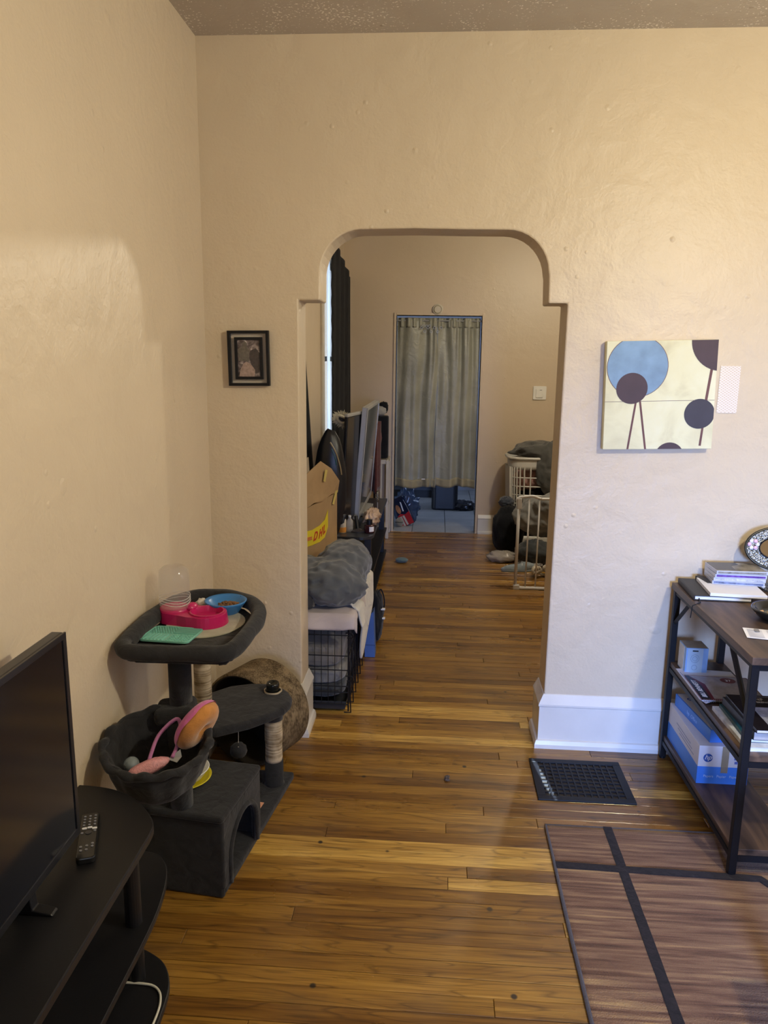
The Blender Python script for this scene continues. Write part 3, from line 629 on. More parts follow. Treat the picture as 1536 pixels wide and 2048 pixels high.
# ---- mid shelf (z .432)
Z=.4325
t=thing('carton','small pale blue and white square-faced carton standing on the middle shelf at the wall','carton',(1.045,2.915,Z))
x0,x1,y0,y1,h=1.003,1.088,2.845,2.93,.105
MB().box(x0,x1,y0,y1,Z,Z+h).build('box_body',plain('light_blue_card',(.24,.40,.66),.5,.08,30),t,bevel=.001)
MB().box(x0-.0006,x0,y0+.020,y1-.002,Z+.004,Z+h-.004).build('side_label',plain('pale_label',(.62,.62,.60),.5,.08,60),t)
MB().box(x0+.006,x1-.020,y0-.0006,y0,Z+.003,Z+h-.002).build('front_label',plain('pale_blue_label',(.40,.52,.62),.5,.05),t)
MB().box(x0+.024,x0+.046,y0-.0010,y0-.0006,Z+h-.014,Z+h-.009).build('hang_slot',plain('black_slot',(.01,.01,.015),.8),t)
GP=plain('slate_print',(.22,.30,.42),.5)
for cz,r_ in ((.062,.016),(.062,.009),(.025,.010)):
    P=[(x0+.035+r_*math.cos(q),y0-.0008,Z+cz+r_*math.sin(q)) for q in [2*PI*i/24 for i in range(24)]]
    m=MB(); m.tube(P,.0006,4,closed=True); m.build('ring_print',GP,t)
MB().box(x0+.002,x1-.002,y0+.002,y1-.002,Z+h,Z+h+.0004).build('lid_print',plain('tan_lid_print',(.30,.27,.22),.6,.15,40),t)
# papers + workbook
o=MB().grid(lambda u,v:(1.0+.19*u,2.60+.27*v,Z+.001+.004*math.sin(u*3)*v),10,10).build('papers',PAPERG and PAPER,solid=.0015)
o.location.z=0; tag(o,'white sheets lying under the spiral workbook on the middle shelf','papers')
o=MB().prism([(.985,2.86),(1.008,2.862),(1.008,2.60),(.982,2.58)],Z-.0003,Z+.0006).build('envelope',plain('white_envelope',(.78,.78,.85),.5)); 
bpy.data.objects.remove(o)
t=thing('notebook','spiral-bound workbook with maroon cover and grey panel on the middle shelf','notebook',(1.10,2.69,Z))
Mn=Mat((1.099,2.686,Z+.007),R(-1.5))
MAR=plain('maroon_cover',(.13,.012,.02),.35,.05); BLKC=plain('black_cover',(.012,.010,.014),.3)
MB().box(-.113,.113,-.105,.105,0,.004,Mn).build('pages',PAPER,t)
cvr=MB().box(-.116,.116,-.108,.108,.004,.0055,Mn).build('cover',MAR,t)
MB().prism([(-.068,-.096),(.112,-.096),(.112,.104),(-.100,.104),(-.062,.030)],.0055,.0058,'z',Mn).build('grey_panel',plain('grey_panel_print',(.36,.36,.42),.3,.22,40),cvr)
MB().prism([(-.114,-.106),(-.080,-.106),(-.080,.02),(-.102,.106),(-.114,.106)],.0055,.0060,'z',Mn).build('title_strip',BLKC,cvr)
MB().prism(circ(.035,.072,.028,28,.024),.0058,.0062,'z',Mn).build('round_badge',MAR,cvr)
text('badge_number','37',.022,Mn@Mat((.035,.070,.0062),R(0)),PAPER,cvr)
text('title_text','BILL BENNETT',.023,Mn@Mat((-.096,-.015,.0061),R(90)),PAPER,cvr,shear=.3,bold=.0004)
m=MB()
for i in range(34):
    x=-.108+i*.0066; P=[Mn@Vector((x,-.108+.005*math.cos(q),.002+.0055*math.sin(q))) for q in [2*PI*k/8 for k in range(8)]]; m.tube(P,.0008,4,closed=True)
m.build('spiral_binding',plain('spiral_wire',(.35,.35,.38),.3,metal=.7),t)
# white envelope sticking out left
t=thing('envelope','white envelope slid under the left edge of the spiral workbook','envelope',(1.0,2.72,Z))
MB().prism([(.979,2.875),(1.02,2.878),(1.02,2.585),(.990,2.565),(.978,2.60)],Z+.0048,Z+.0060).build('paper',plain('white_envelope',(.75,.75,.85),.5),t)
MB().prism([(.983,2.84),(.986,2.84),(.996,2.60),(.993,2.60)],Z+.0060,Z+.0063).build('fold_line',plain('fold_print',(.28,.32,.52),.5),t)

# pile of books/magazines at the near half of the mid shelf
def bk(nm,label,x0,x1,y0,y1,z,h,mat,rz=0,pages=None,cat='book'):
    cx,cy=(x0+x1)/2,(y0+y1)/2; t=thing(nm,label,cat,(cx,cy,z),group='magazines and books on the middle shelf'); Mk=Mat((cx,cy,0),R(rz)); a=(x1-x0)/2; b=(y1-y0)/2
    m=MB(); m.box(-a,a,-b,b,z,z+.0012,Mk).box(-a,a,-b,b,z+h-.0012,z+h,Mk).box(-a-.001,-a,-b,b,z,z+h,Mk); m.build('cover',mat,t)
    MB().box(-a,a-.001,-b+.001,b-.001,z+.0013,z+h-.0013,Mk).build('pages',pages or PAPER,t)
    return t,Mk,a,b
MAGG=plain('glossy_white_cover',(.62,.66,.72),.3,.25,30)
z=Z
bk('magazine','white glossy magazine, lowest in the pile at the near end of the middle shelf',1.002,1.175,2.24,2.53,z,.014,MAGG,1,cat='magazine'); z+=.0142
bk('book','dark teal hardback near the bottom of the pile on the middle shelf',1.018,1.19,2.27,2.52,z,.012,plain('teal_cover',(.01,.07,.09),.4),-1); z+=.0122
bk('book','thick book with grey page edges in the middle of the shelf pile',1.030,1.190,2.265,2.52,z,.028,plain('charcoal_cover',(.016,.016,.022),.4),1,PAPERG); z+=.0282
t,Mk,a,b=bk('magazine','black-covered magazine with framed lettering, topmost on the middle shelf pile',1.036,1.195,2.255,2.515,z,.011,BLKC,0,cat='magazine'); z+=.0112
MB().box(a-.110,a-.001,-b+.02,b-.012,z,z+.0004,Mk).build('cover_print',plain('black_white_print',(.42,.43,.50),.3,.35,50),t)
MB().box(a-.106,a-.003,b-.095,b-.016,z+.0004,z+.0007,Mk).build('title_block',plain('dark_title_block',(.02,.015,.012),.4),t)
TANP=plain('tan_print',(.55,.42,.25),.4)
text('title_text','CONF',.024,Mk@Mat((a-.082,b-.034,z+.0008)),TANP,t)
text('title_text','ERENCE',.014,Mk@Mat((a-.055,b-.056,z+.0008)),TANP,t)
text('title_text','02',.034,Mk@Mat((a-.028,b-.078,z+.0008)),TANP,t)
MB().blob(Mk@Vector((-.012,-b+.030,z+.0002)),(.013,.012,.0006),.2,2,3,14).build('cover_face_print',plain('skin_print',(.55,.32,.26),.4,.3,60),t)

# ---- bottom shelf: paper boxes (z .105)
Z=.1055
t=thing('paper_box','white and blue printer paper carton with round logo, on the bottom shelf','box',(1.05,2.78,Z))
bx0,bx1,by0,by1,bh=1.012,1.178,2.60,2.955,.150
bx0=.985+.012
crt=MB().box(bx0,bx1,by0,by1,Z,Z+bh).build('carton',BOXW,t,bevel=.0015)
MB().box(bx0-.0005,bx1+.0005,by0-.0006,by0,Z,Z+.068).box(bx0-.0006,bx0,by0,by1,Z,Z+.068).box(bx1,bx1+.0006,by0,by1,Z,Z+.068).build('blue_band',BLUEPR,crt)
MB().prism([(a,b_) for a,b_ in circ(bx0+.034,Z+.103,.0165,32)],by0-.0012,by0-.0002,'y').build('logo_disc',HPB,crt)
RX=R(90)
text('logo_text','hp',.026,Mat((bx0+.034,by0-.0013,Z+.105),0,RX),BOXW,crt,shear=.3,bold=.0003)
text('box_text','Papers   Papier   Papel',.0135,Mat((bx0+.084,by0-.0013,Z+.030),0,RX),plain('pale_blue_print',(.45,.60,.85),.5),crt)
m=MB()
for k,(a,b_) in enumerate(((.128,.098),(.143,.106),(.130,.082),(.146,.086))): m.box(bx0+a,bx0+a+.011,by0-.0011,by0-.0002,Z+b_,Z+b_+.010)
m.build('icon_print',plain('slate_blue_print',(.10,.14,.42),.5),crt)
m=MB()
for k in range(3): m.box(bx0-.0011,bx0-.0002,by0+.05+.02*k,by1-.14+.02*k,Z+.085+.012*k,Z+.088+.012*k)
m.build('side_print',plain('grey_side_print',(.30,.32,.42),.5),crt)
tp=MB(); tp.box(bx0+.083,bx0+.108,by0-.0016,by0-.0012,Z+.045,Z+.150); tp.build('packing_tape',glassmat('brown_tape',(.45,.36,.22),.2,.5),crt)
t=thing('paper_box','smaller bright blue ream box lying on top of the printer paper carton','box',(1.11,2.80,Z+bh))
zz=Z+bh+.0006; Mr=Mat((1.090,2.785,0),R(6)); 
MB().box(-.066,.066,-.155,.155,zz,zz+.050,Mr).build('box_body',BLUEPR,t,bevel=.001)
MB().box(-.061,.061,-.150,.150,zz+.050,zz+.0506,Mr).build('white_top',plain('lilac_white_card',(.50,.50,.56),.5,.05),t)
P=circ(-.03,.10,.013,24); MB().prism(P,zz+.0506,zz+.0509,'z',Mr).build('logo_disc',HPB,t)
text('logo_text','hp',.018,Mr@Mat((-.03,.10,zz+.0509)),BOXW,t,shear=.3)
m=MB()
for a,b_ in ((-.02,.075),(0,.078),(.02,.07),(-.01,.055)): m.box(a,a+.014,b_,b_+.010,zz+.0506,zz+.0509,Mr)
m.build('icon_print',plain('slate_blue_print_3',(.12,.15,.40),.5),t); m=MB(); m.box(-.02,.045,-.105,-.100,zz+.0506,zz+.0509,Mr); m.build('text_line_print',plain('slate_blue_print_2',(.12,.15,.40),.5),t)
text('side_text','hp  Office',.022,Mr@Mat((-.0662,0,zz+.024),R(-90),RX),plain('pale_blue_print_2',(.30,.50,.90),.5),t)

# ---- dark furniture leg at right bottom edge
t=thing('chair','dark brown wooden chair standing on the rug beside the desk','chair',(1.12,1.45,.015))
DKW=plain('dark_brown_wood',(.05,.022,.012),.4,.2,10)
for x,y in ((.93,1.66),(1.33,1.66),(.95,1.28),(1.33,1.28)): MB().box(x-.017,x+.017,y-.017,y+.017,.0155,.44).build('leg',DKW,t,bevel=.003)
MB().box(.915,1.35,1.26,1.68,.44,.47).build('seat',DKW,t,bevel=.008)
for x in (.93+.02,1.33): MB().box(x-.015,x+.015,1.262,1.29,.47,.9).build('backrest_post',DKW,t,bevel=.003)
MB().box(.95,1.33,1.264,1.284,.72,.9).build('backrest',DKW,t,bevel=.004)

# ---- TV stand (left)
t=thing('tv_stand','black three-tier television stand with curved boards along the left wall','tv stand',(-.80,1.0,0))
def board(x1,y1,z,th,r,nm,x0=-.925+.03,lab=None):
    # right front edge at x1, far end at y1 rounded with radius r
    pts=[(x0,-.1),(x1,-.1),(x1,y1-r)]+[(x1-r+r*math.cos(R(a)),y1-r+r*1.0*math.sin(R(a))) for a in range(10,91,10)]+[(x0,y1)]
    MB().prism(pts,z-th,z,'z').build(nm,BLACK,t,bevel=.003)
pts=[(-.925,-.1),(-.657,-.1)]+[(p.x,p.y) for p in smooth_path([(-.657,1.565,0),(-.664,1.612,0),(-.70,1.665,0),(-.76,1.720,0),(-.82,1.750,0),(-.88,1.762,0),(-.925,1.764,0)],5)]
MB().prism(pts,.478,.50,'z').build('top_board',BLACK,t,bevel=.003)
pts=[(-.892,-.05),(-.672,-.05)]+[(p.x,p.y) for p in smooth_path([(-.664,1.50,0),(-.668,1.62,0),(-.688,1.74,0),(-.72,1.81,0),(-.77,1.845,0),(-.892,1.85,0)],5)]
MB().prism(pts,.232,.25,'z').build('middle_board',BLACK,t,bevel=.003)
pts=[(-.892,-.05),(-.62,-.05)]+[(p.x,p.y) for p in smooth_path([(-.612,1.46,0),(-.622,1.555,0),(-.655,1.62,0),(-.70,1.655,0),(-.76,1.68,0),(-.83,1.692,0),(-.892,1.695,0)],5)]
MB().prism(pts,.072,.09,'z').build('bottom_board',BLACK,t,bevel=.003)
for x,y in ((-.712,1.575),(-.868,1.64),(-.712,.2),(-.868,.2)):
    for z0,z1 in ((.25,.478),(.09,.232)): m=MB(); m.cyl(x,y,z0,z1,.020,20); m.build('post',BLACK,t,smooth=False,bevel=0)
    MB().cyl(x,y,0.001,.072,.024,16).build('foot',BLACK,t)
# white cable on the bottom board
o=MB().tube(smooth_path([(-.885,1.30,.0935),(-.888,1.548,.0935),(-.80,1.553,.0935),(-.70,1.556,.0935),(-.655,1.548,.0935),(-.630,1.515,.0935),(-.622,1.45,.0935),(-.628,1.30,.0935)],8),.0030,8).build('cable',plain('ivory_cable',(.62,.60,.50),.45),smooth=True); tag(o,'ivory white cable lying on the bottom board of the television stand','cable')
# television
t=thing('television','large black flat television on the stand at the left wall','television',(-.80,1.1,.50))
Mt=Mat((-.808,0,0),0)
m=MB(); m.box(-.825,-.797,.62,1.502,.545,1.033); m.build('housing',plain('black_tv_plastic',(.02,.02,.024),.35),t,bevel=.004)
b=.014
for p in ((.62,1.502,1.033-b,1.033),(.62,1.502,.545,.545+b*1.3),(.62,.62+b,.56,1.02),(1.502-b,1.502,.56,1.02)): MB().box(-.797,-.792,*p).build('bezel',plain('bezel_black',(.012,.012,.015),.3),t,bevel=.001)
MB().box(-.7972,-.7945,.634,1.488,.563,1.019).build('screen',SCREEN,t)
MB().box(-.86,-.825,.85,1.27,.60,.88).build('rear_housing',plain('black_tv_plastic_2',(.02,.02,.022),.5),t,bevel=.01)
for y in (.78,1.30):
    m=MB(); m.prism([(-.045,.0),(.055,0),(.050,.005),(.012,.012),(.007,.050),(-.010,.050),(-.035,.010)],y-.012,y+.012,'y',Mat((-.806,0,.5003))); m.build('foot',BLACK,t,bevel=.003)
# remote
t=thing('remote_control','long black remote control with grey and white buttons on the television stand','remote control',(-.79,1.53,.50))
Mr=Mat((-.792,1.535,.5004),R(21))
body=MB().prism(rrect(-.021,.021,-.090,.090,.010),.0,.016,'z',Mr).build('body',plain('remote_black',(.012,.012,.013),.22),t,bevel=.003)
GRB=plain('grey_button',(.20,.20,.22),.4)
for j in range(4):
    for i in range(3): MB().prism(circ(-.012+.012*i,.075-.012*j,.003,8),.016,.0175,'z',Mr).build('button',GRB,body)
for x,y in ((-.010,.0255),(.002,.027),(.013,.0215)): MB().prism(rrect(x-.0055,x+.0055,y-.003,y+.003,.0025,3),.016,.0178,'z',Mr).build('button',PAPER,body)
MB().prism(circ(0,.008,.0075,20),.016,.0175,'z',Mr).build('button',plain('navigation_pad',(.03,.03,.035),.15),body)
for x,y in ((-.014,.008),(.014,.012),(-.013,-.046),(.012,-.038),(.012,-.048),(0,-.058),(-.012,-.060),(.0,-.044)): MB().prism(circ(x,y,.0032,8),.016,.0175,'z',Mr).build('button',GRB,body)

# ================================================================== CAT TREE
t=thing('cat_tree','charcoal plush cat tree with top tray, basket, perch and arched cubby','cat tree',(-.72,2.3,0))
def plushbox(nm,pts,z0,z1,bv=.012,mat=PLUSH): return MB().prism(pts,z0,z1,'z').build(nm,mat,t,bevel=bv,seg=3,smooth=False)
plushbox('base_board',[(-.606,1.998),(-.519,2.668),(-.60,2.676),(-.875,2.665),(-.875,2.03)],.0008,.030,.008)
# cubby: walls with arched opening on the right side
def cub(u,v,z): # u 0..1 near->far along right face, v outwards left
    a=Vector((-.606,1.978)); b=Vector((-.564,2.285)); d=b-a; n=Vector((-.285,.035)); p=a+d*u+n*v; return (p.x,p.y,z)
def quadwall(nm,u0,u1,v0,v1,z0,z1,bv=.010):
    vs=[cub(u,v,z) for z in (z0,z1) for (u,v) in ((u0,v0),(u1,v0),(u1,v1),(u0,v1))]
    m=MB(); m.add(vs,[(3,2,1,0),(4,5,6,7),(0,1,5,4),(1,2,6,5),(2,3,7,6),(3,0,4,7)]); m.build(nm,PLUSH,t,bevel=bv,seg=3)
quadwall('cubby_wall',0,.06,0,1,.001,.262); quadwall('cubby_wall',.94,1,0,1,.030,.262); quadwall('cubby_wall',.06,.94,.94,1,.030,.262); quadwall('cubby_top',-.02,1.02,-.02,1.02,.256,.278,.012)
# arched front
prof=[(0,.030),(.14,.030),(.14,.10)]+[(.50-.36*math.cos(R(a)),.11+.105*math.sin(R(a))) for a in range(0,181,15)]+[(.86,.10),(.86,.030),(1,.030),(1,.262),(0,.262)]
m=MB(); k=len(prof); vs=[cub(u,-.012,z) for u,z in prof]+[cub(u,.06,z) for u,z in prof]
m.add(vs,[tuple(range(k)),tuple(range(k,2*k))[::-1]]+[(i,(i+1)%k,k+(i+1)%k,k+i) for i in range(k)]); m.build('arched_front',PLUSH,t,bevel=.008,seg=3)
P=[cub(u,-.016,z) for u,z in prof[1:-3]]; m=MB(); m.tube(P,.009,8); m.build('arch_trim',PLUSH,t,smooth=True)
# main post
PX,PY=-.745,2.035
m=MB(); m.tube([(PX,PY,.278),(PX,PY,.40),(PX,PY,.56)],[.034,.033,.033],20); m.build('post',PLUSH,t,smooth=True)
m=MB(); m.tube([(PX+.0,PY+.03,.60),(PX+.0,PY+.03,.765)],.034,20); m.build('post',PLUSH,t,smooth=True)
m=MB(); m.prism(rrect(-.062,.055,-.055,.055,.02),.558,.605,'z',Mat((PX+.040,PY+.03,0),R(10),0,R(-5))); m.build('collar_block',PLUSH,t,bevel=.016,seg=4)
# rear sisal post below tray, on the perch
m=MB(); m.tube([(-.792,2.42,.385),(-.792,2.42,.77)],.030,20); m.build('sisal_post',SISAL,t,smooth=True)
# right front sisal post: plush foot, sisal sleeve, plush cap
X,Y=-.580,2.585
m=MB(); m.tube([(X,Y,.028),(X,Y,.035),(X,Y,.125)],[.040,.035,.035],20); m.build('post_foot',PLUSH,t,smooth=True)
m=MB(); m.tube([(X,Y,.120+.018*i) for i in range(11)],[.031,.033,.0325,.032,.0315,.0335,.034,.034,.0335,.034,.030],24); m.build('sisal_sleeve',SISAL,t,smooth=True)
m=MB(); m.tube([(X,Y,.295),(X,Y,.352)],[.036,.037],20); m.build('post_cap',PLUSH,t,smooth=True)
m=MB(); m.tube([(-.85,2.53,.028),(-.85,2.53,.352)],.034,20); m.build('post',PLUSH,t,smooth=True)
# perch
pp=[(-.885,2.36),(-.80,2.325),(-.72,2.315),(-.617,2.385),(-.560,2.445),(-.520,2.500),(-.506,2.550),(-.509,2.595),(-.530,2.640),(-.565,2.678),(-.615,2.705),(-.69,2.700),(-.765,2.670),(-.83,2.60),(-.885,2.56)]
perch=MB().prism(pp,.348,.383,'z').build('perch',PLUSH,t,bevel=.014,seg=4)
# hanging ball
m=MB(); m.tube([(-.664,2.40,.350),(-.665,2.40,.262+.028)],.0011,6); m.build('string',plain('elastic_string',(.5,.47,.4),.6),perch)
m=MB(); m.blob((-.665,2.40,.2625),(.030,.030,.028),.10,4,2,28); m.build('pompom_ball',PLUSH,perch,smooth=True)
m=MB(); m.blob((-.6585,2.375,.289),(.0025,.0025,.0025),0,1,1,8); m.build('bell',plain('bell_metal',(.8,.75,.6),.2,metal=1.0),perch,smooth=True)
# basket, ruffled and tilted
Mb=Mat((-.763,1.905,.548),0,R(11),R(4))
def ruff(q,i):
    a=[.0,.01,.02,.035,.045,.05,.05,.05,.04,.03,.02,.0][min(i,11)]
    return 1+a*math.sin(q*13+.6*math.sin(3*q))*.5+.012*math.sin(q*4)
prof=[(.0,-.152),(.055,-.150),(.095,-.130),(.122,-.095),(.137,-.045),(.144,-.012),(.147,.004),(.143,.014),(.132,.008),(.122,-.015),(.105,-.070),(.075,-.115),(.0,-.130)]
m=MB(); m.lathe(prof,n=120,M=Mb,fn=ruff); o=m.build('basket',PLUSH,t,smooth=True)
m=MB(); P=[]
for k in range(120):
    q=2*PI*k/120; rr=.144*(1+.016*math.sin(q*13)+.012*math.sin(q*5+1)); P.append(Mb@Vector((rr*math.cos(q),rr*math.sin(q),.008+.004*math.sin(q*13+1)+.004*math.sin(q*4))))
m.tube(P,[.0115+.0018*math.sin(k*.9)+.001*math.sin(k*.37) for k in range(120)],10,closed=True); m.build('basket_rim',PLUSH,o,smooth=True)
# top tray: floor + bolster
TO=[(-.905,2.01),(-.86,1.975),(-.70,1.98),(-.60,1.985),(-.562,2.02),(-.548,2.12),(-.545,2.25),(-.57,2.37),(-.635,2.46),(-.74,2.505),(-.83,2.47),(-.885,2.38),(-.905,2.20)]
cx=sum(p[0] for p in TO)/len(TO); cy=sum(p[1] for p in TO)/len(TO)
TI=[(cx+(a-cx)*.93,cy+(b-cy)*.93) for a,b in TO]
MB().prism(TI,.752,.775,'z').build('tray_floor',PLUSH,t,bevel=.008,seg=3)
P=smooth_path([(a,b,.785) for a,b in [(cx+(a-cx)*.955,cy+(b-cy)*.955) for a,b in TO+[TO[0]]]],5)[:-1]
hh=[]
P2=[]
for k,p in enumerate(P):
    front=max(0,min(1,(2.15-p.y)/.17)); z=.792+.012*(1-front)+.003*noise.noise(p*14); P2.append((p.x,p.y,z-.003)); hh.append(.024+.004*noise.noise(p*10+Vector((3,0,0)))+.002*(1-front))
m=MB(); m.tube(P2,hh,14,closed=True); m.build('tray_bolster',PLUSH,t,smooth=True)
for x,y in ((-.60,2.02),(-.87,2.02)): m=MB(); m.blob((x,y,.760),(.020,.020,.012),.2,4,x*9,16); m.build('tray_clip',PLUSH,t,smooth=True)
m=MB(); m.box(-.012,.012,-.008,.008,.7755,.777,Mat((-.855,2.30,.012),R(10),0,R(-35))); m.build('care_tag',plain('red_white_tag',(.5,.10,.08),.6,.4,90),t)
# pink card tucked at base
o=MB().box(-.022,.022,-.03,.03,.0312,.0325,Mat((-.615,2.42,0),R(-10))).build('card',plain('pink_card',(.72,.35,.22),.6)); tag(o,'small salmon pink card on the cat tree base behind the cubby','card')

# ---- things in the tray (floor z .775)
Z=.7755
t=thing('felt_mat','round sage felt mat under the pet feeder in the cat tree tray','mat',(-.70,2.26,Z))
m=MB(); m.prism([(-.728+.125*math.cos(q)*(1+.02*math.sin(3*q)),2.275+.135*math.sin(q)*(1+.03*math.sin(2*q))) for q in [2*PI*i/40 for i in range(40)]],Z,Z+.005,'z'); m.build('felt',FELT,t,bevel=.002)
t=thing('lick_mat','turquoise silicone lick mat lying at the front of the tray','mat',(-.79,2.14,Z))
Ml=Mat((-.795,2.150,Z+.0075),R(-4),R(-2),0)
MB().prism(rrect(-.082,.078,-.068,.068,.016),-.002,.001,'z',Ml).build('sheet',TEAL,t)
P=[Ml@Vector((a,b,.002)) for a,b in rrect(-.080,.076,-.066,.066,.016)]; m=MB(); m.tube(P,.0022,6,closed=True); m.build('raised_border',TEAL,t,smooth=True)
m=MB()
for i in range(9): y=.006+i*.0064; m.box(.004,.072,y-.0013,y+.0013,.001,.0048,Ml)
m.build('ridges',TEAL,t,kind='stuff')
m=MB()
for i in range(9):
    for j in range(7): x,y=-.072+i*.0085,.008+j*.0082; m.prism(circ(x+.004*(j%2),y,.0024,6),.001,.0050,'z',Ml)
for i in range(7):
    for j in range(5): x,y=.008+i*.0098,-.058+j*.0125; m.prism(circ(x,y,.0030,6,.0050),.001,.0046,'z',Ml)
m.build('nubs',TEAL,t,kind='stuff')
m=MB()
for i in range(6): m.box(-.072+i*.0118,-.066+i*.0118,-.060,-.004,.001,.0042,Ml)
m.build('ridges',TEAL,t,kind='stuff')
t=thing('pet_feeder','magenta gravity pet feeder with a clear upturned bottle on the cat tree tray','pet feeder',(-.80,2.29,Z))
zf=Z+.0052
def feed(s,z):  # outline: rounded rear block + round bowl to the right
    pts=[]
    for q in range(-115,116,12): pts.append((-.722+.062*s*math.cos(R(q)),2.277+.066*s*math.sin(R(q))))
    pts+=[(-.775,2.345),(-.82,2.352*1)]+[(-.838+.048*s*math.cos(R(q)),2.300+.055*s*math.sin(R(q))) for q in range(100,262,20)]+[(-.81,2.235),(-.775,2.222)]
    return [(cx,cy,z) for cx,cy in pts]
o1=feed(1.08,zf);o2=feed(1.0,zf+.035);n=len(o1)
m=MB(); m.add(o1+o2,[tuple(range(n))[::-1]]+[(i,(i+1)%n,n+(i+1)%n,n+i) for i in range(n)])
# bowl hollow as inner ring on top
m.lathe([(.056,.0352),(.056,.040),(.051,.040),(.047,.020),(0,.013)],(-.722,2.277,zf),36,cap=False)
o3=[(a,b,zf+.035) for a,b,_ in o2]; kk_=min(range(n),key=lambda i:abs(o3[i][1]-2.277)+(1 if o3[i][0]<-.70 else 0))
hole=[(-.722+.054*math.cos(-2*PI*i/36),2.277+.054*math.sin(-2*PI*i/36),zf+.035) for i in range(37)]
poly=o3[:kk_+1]+hole+o3[kk_:]; m.add(poly,[tuple(range(len(poly)))]); m.build('base',PINKP,t,smooth=False)
m=MB(); m.lathe([(.050,0),(.050,.006),(.048,.012),(.042,.015),(.036,.014),(0,.014)],(-.838,2.300,zf+.030),32); m.build('collar',PINKP,t,smooth=True)
m=MB(); m.blob((-.785,2.310,zf+.040),(.020,.028,.014),.1,2,1,20); m.build('spout_ridge',PINKP,t,smooth=True)
BC=(-.836,2.300,zf+.034)
prof=[(.034,-.004),(.047,.006),(.049,.020),(.047,.024),(.0495,.028),(.047,.033),(.0495,.037),(.047,.042),(.0495,.047),(.050,.060),(.049,.105),(.046,.134),(.034,.145),(.0,.147)]
m=MB(); m.lathe(prof,BC,40); btl=m.build('bottle',CLEAR,t,smooth=True)
for z in (.026,.035,.044): m=MB(); P=[(BC[0]+.0498*math.cos(2*PI*i/40),BC[1]+.0498*math.sin(2*PI*i/40),BC[2]+z+.004*math.sin(4*PI*i/40)) for i in range(40)]; m.tube(P,.0009,5,closed=True); m.build('bottle_rib',glassmat('clear_rib',(.95,.93,.92),.1,.5),btl)
t=thing('food_bowl','shallow blue bowl half full of brown kibble at the back of the tray','bowl',(-.69,2.435,Z))
BC=(-.692,2.388,Z)
m=MB(); m.lathe([(0,.0003),(.040,.0003),(.044,.006),(.066,.038),(.071,.046),(.068,.048),(.060,.040),(.040,.018),(0,.016)],BC,40); m.build('bowl',BLUEP,t,smooth=True)
m=MB()
for i in range(90):
    q=random.uniform(0,2*PI); r_=.040*math.sqrt(random.random()); x=r_*math.cos(q)+.010; y=r_*math.sin(q)*.8-.008
    z=.0205+.012*(1-(r_/.05)**2)+random.uniform(0,.006)
    m.blob((BC[0]+x,BC[1]+y,BC[2]+z+.002),(.0048,.0045,.0035),.2,2,i,8)
m.build('kibble',KIB,t,kind='stuff')
o=MB().blob((-.776,2.40,Z+.022),(.026,.022,.022),.25,2.2,5,24).build('tissue',plain('white_tissue',(.75,.72,.66),.8,.05,9,.4,40),smooth=True); tag(o,'crumpled white tissue between the feeder and the blue bowl','tissue')

# ---- black jar on perch
t=thing('jar','small glossy black candle jar on the right end of the perch','jar',(-.590,2.625,.383))
C0=(-.590,2.630,.3835)
m=MB(); m.lathe([(0,0),(.022,0),(.024,.004),(.025,.030),(.023,.037),(.020,.037),(.019,.030),(0,.028)],C0,28); m.build('jar_body',BG,t,smooth=True)
o=MB().lathe([(0.030,.0006),(.034,.0006),(.034,.006),(.030,.006)],C0,28,cap=False,fn=lambda q,i:1+.03*math.sin(5*q)); o=o.build('frayed_ring',SISAL,t)

# ---- toys in basket
def bpt(x,y,z): return Mb@Vector((x,y,z))
t=thing('plush_donut','stuffed donut toy with pink icing leaning on the right rim of the basket','toy',tuple(bpt(.10,.02,.02)))
MD=Matrix.Translation((-.672,1.955,.560))@Matrix.Rotation(R(30),4,'Z')@Matrix.Rotation(R(35),4,'Y')@Matrix.Rotation(R(55),4,'Y')
# disc with its face turned to the left; thickness axis = local z
MD=Matrix.Translation((-.672,1.945,.563))@Matrix.Rotation(R(-18),4,'Z')@Matrix.Rotation(R(33),4,'Y')
def don(q,i): return 1
def torus(m,Rr,r,sx,n=48,k=20,z0=0,a0=0,a1=360,M=None,infl=0,wav=0):
    vs=[]
    kk=k if (a1-a0)>=360 else k+1
    for i in range(n):
        q=2*PI*i/n
        for j in range(kk):
            if (a1-a0)>=360: a=2*PI*j/k
            else:
                e0=a0-wav*(math.sin(5*q)+.6*math.sin(8*q+1)); e1=a1+wav*.3*math.sin(6*q); a=R(e0+(e1-e0)*j/k)
            rr=Rr+(r+infl)*math.cos(a); p=Vector(((r*.82+infl)*math.sin(a),rr*math.cos(q),rr*math.sin(q)*sx)); vs.append(M@p if M is not None else p)
    fs=[]
    for i in range(n):
        for j in range(kk if (a1-a0)>=360 else kk-1): a=i*kk+j; b=i*kk+(j+1)%kk; c=((i+1)%n)*kk+(j+1)%kk; d=((i+1)%n)*kk+j; fs.append((a,b,c,d))
    m.add(vs,fs)
MD=Matrix.Translation((-.657,1.945,.592))@Matrix.Rotation(R(-22),4,'Z')@Matrix.Rotation(R(30),4,'Y')
m=MB(); torus(m,.038,.034,1.15,M=MD); m.build('dough',DONUT,t,smooth=True)
m=MB(); torus(m,.038,.034,1.15,M=MD,a0=-165,a1=-6,infl=.003,wav=11); m.build('icing',ICING,t,smooth=True)
t=thing('catnip_toy','pink sequinned fish-shaped toy with a long fabric loop in the basket','toy',tuple(bpt(-.02,-.07,-.06)))
PS=plain('pink_sequins',(.72,.34,.36),.25,.15,140,.6,300); PR=cloth('mauve_ribbon',(.42,.16,.33),.1,.2,20)
c=bpt(-.005,-.062,-.030)
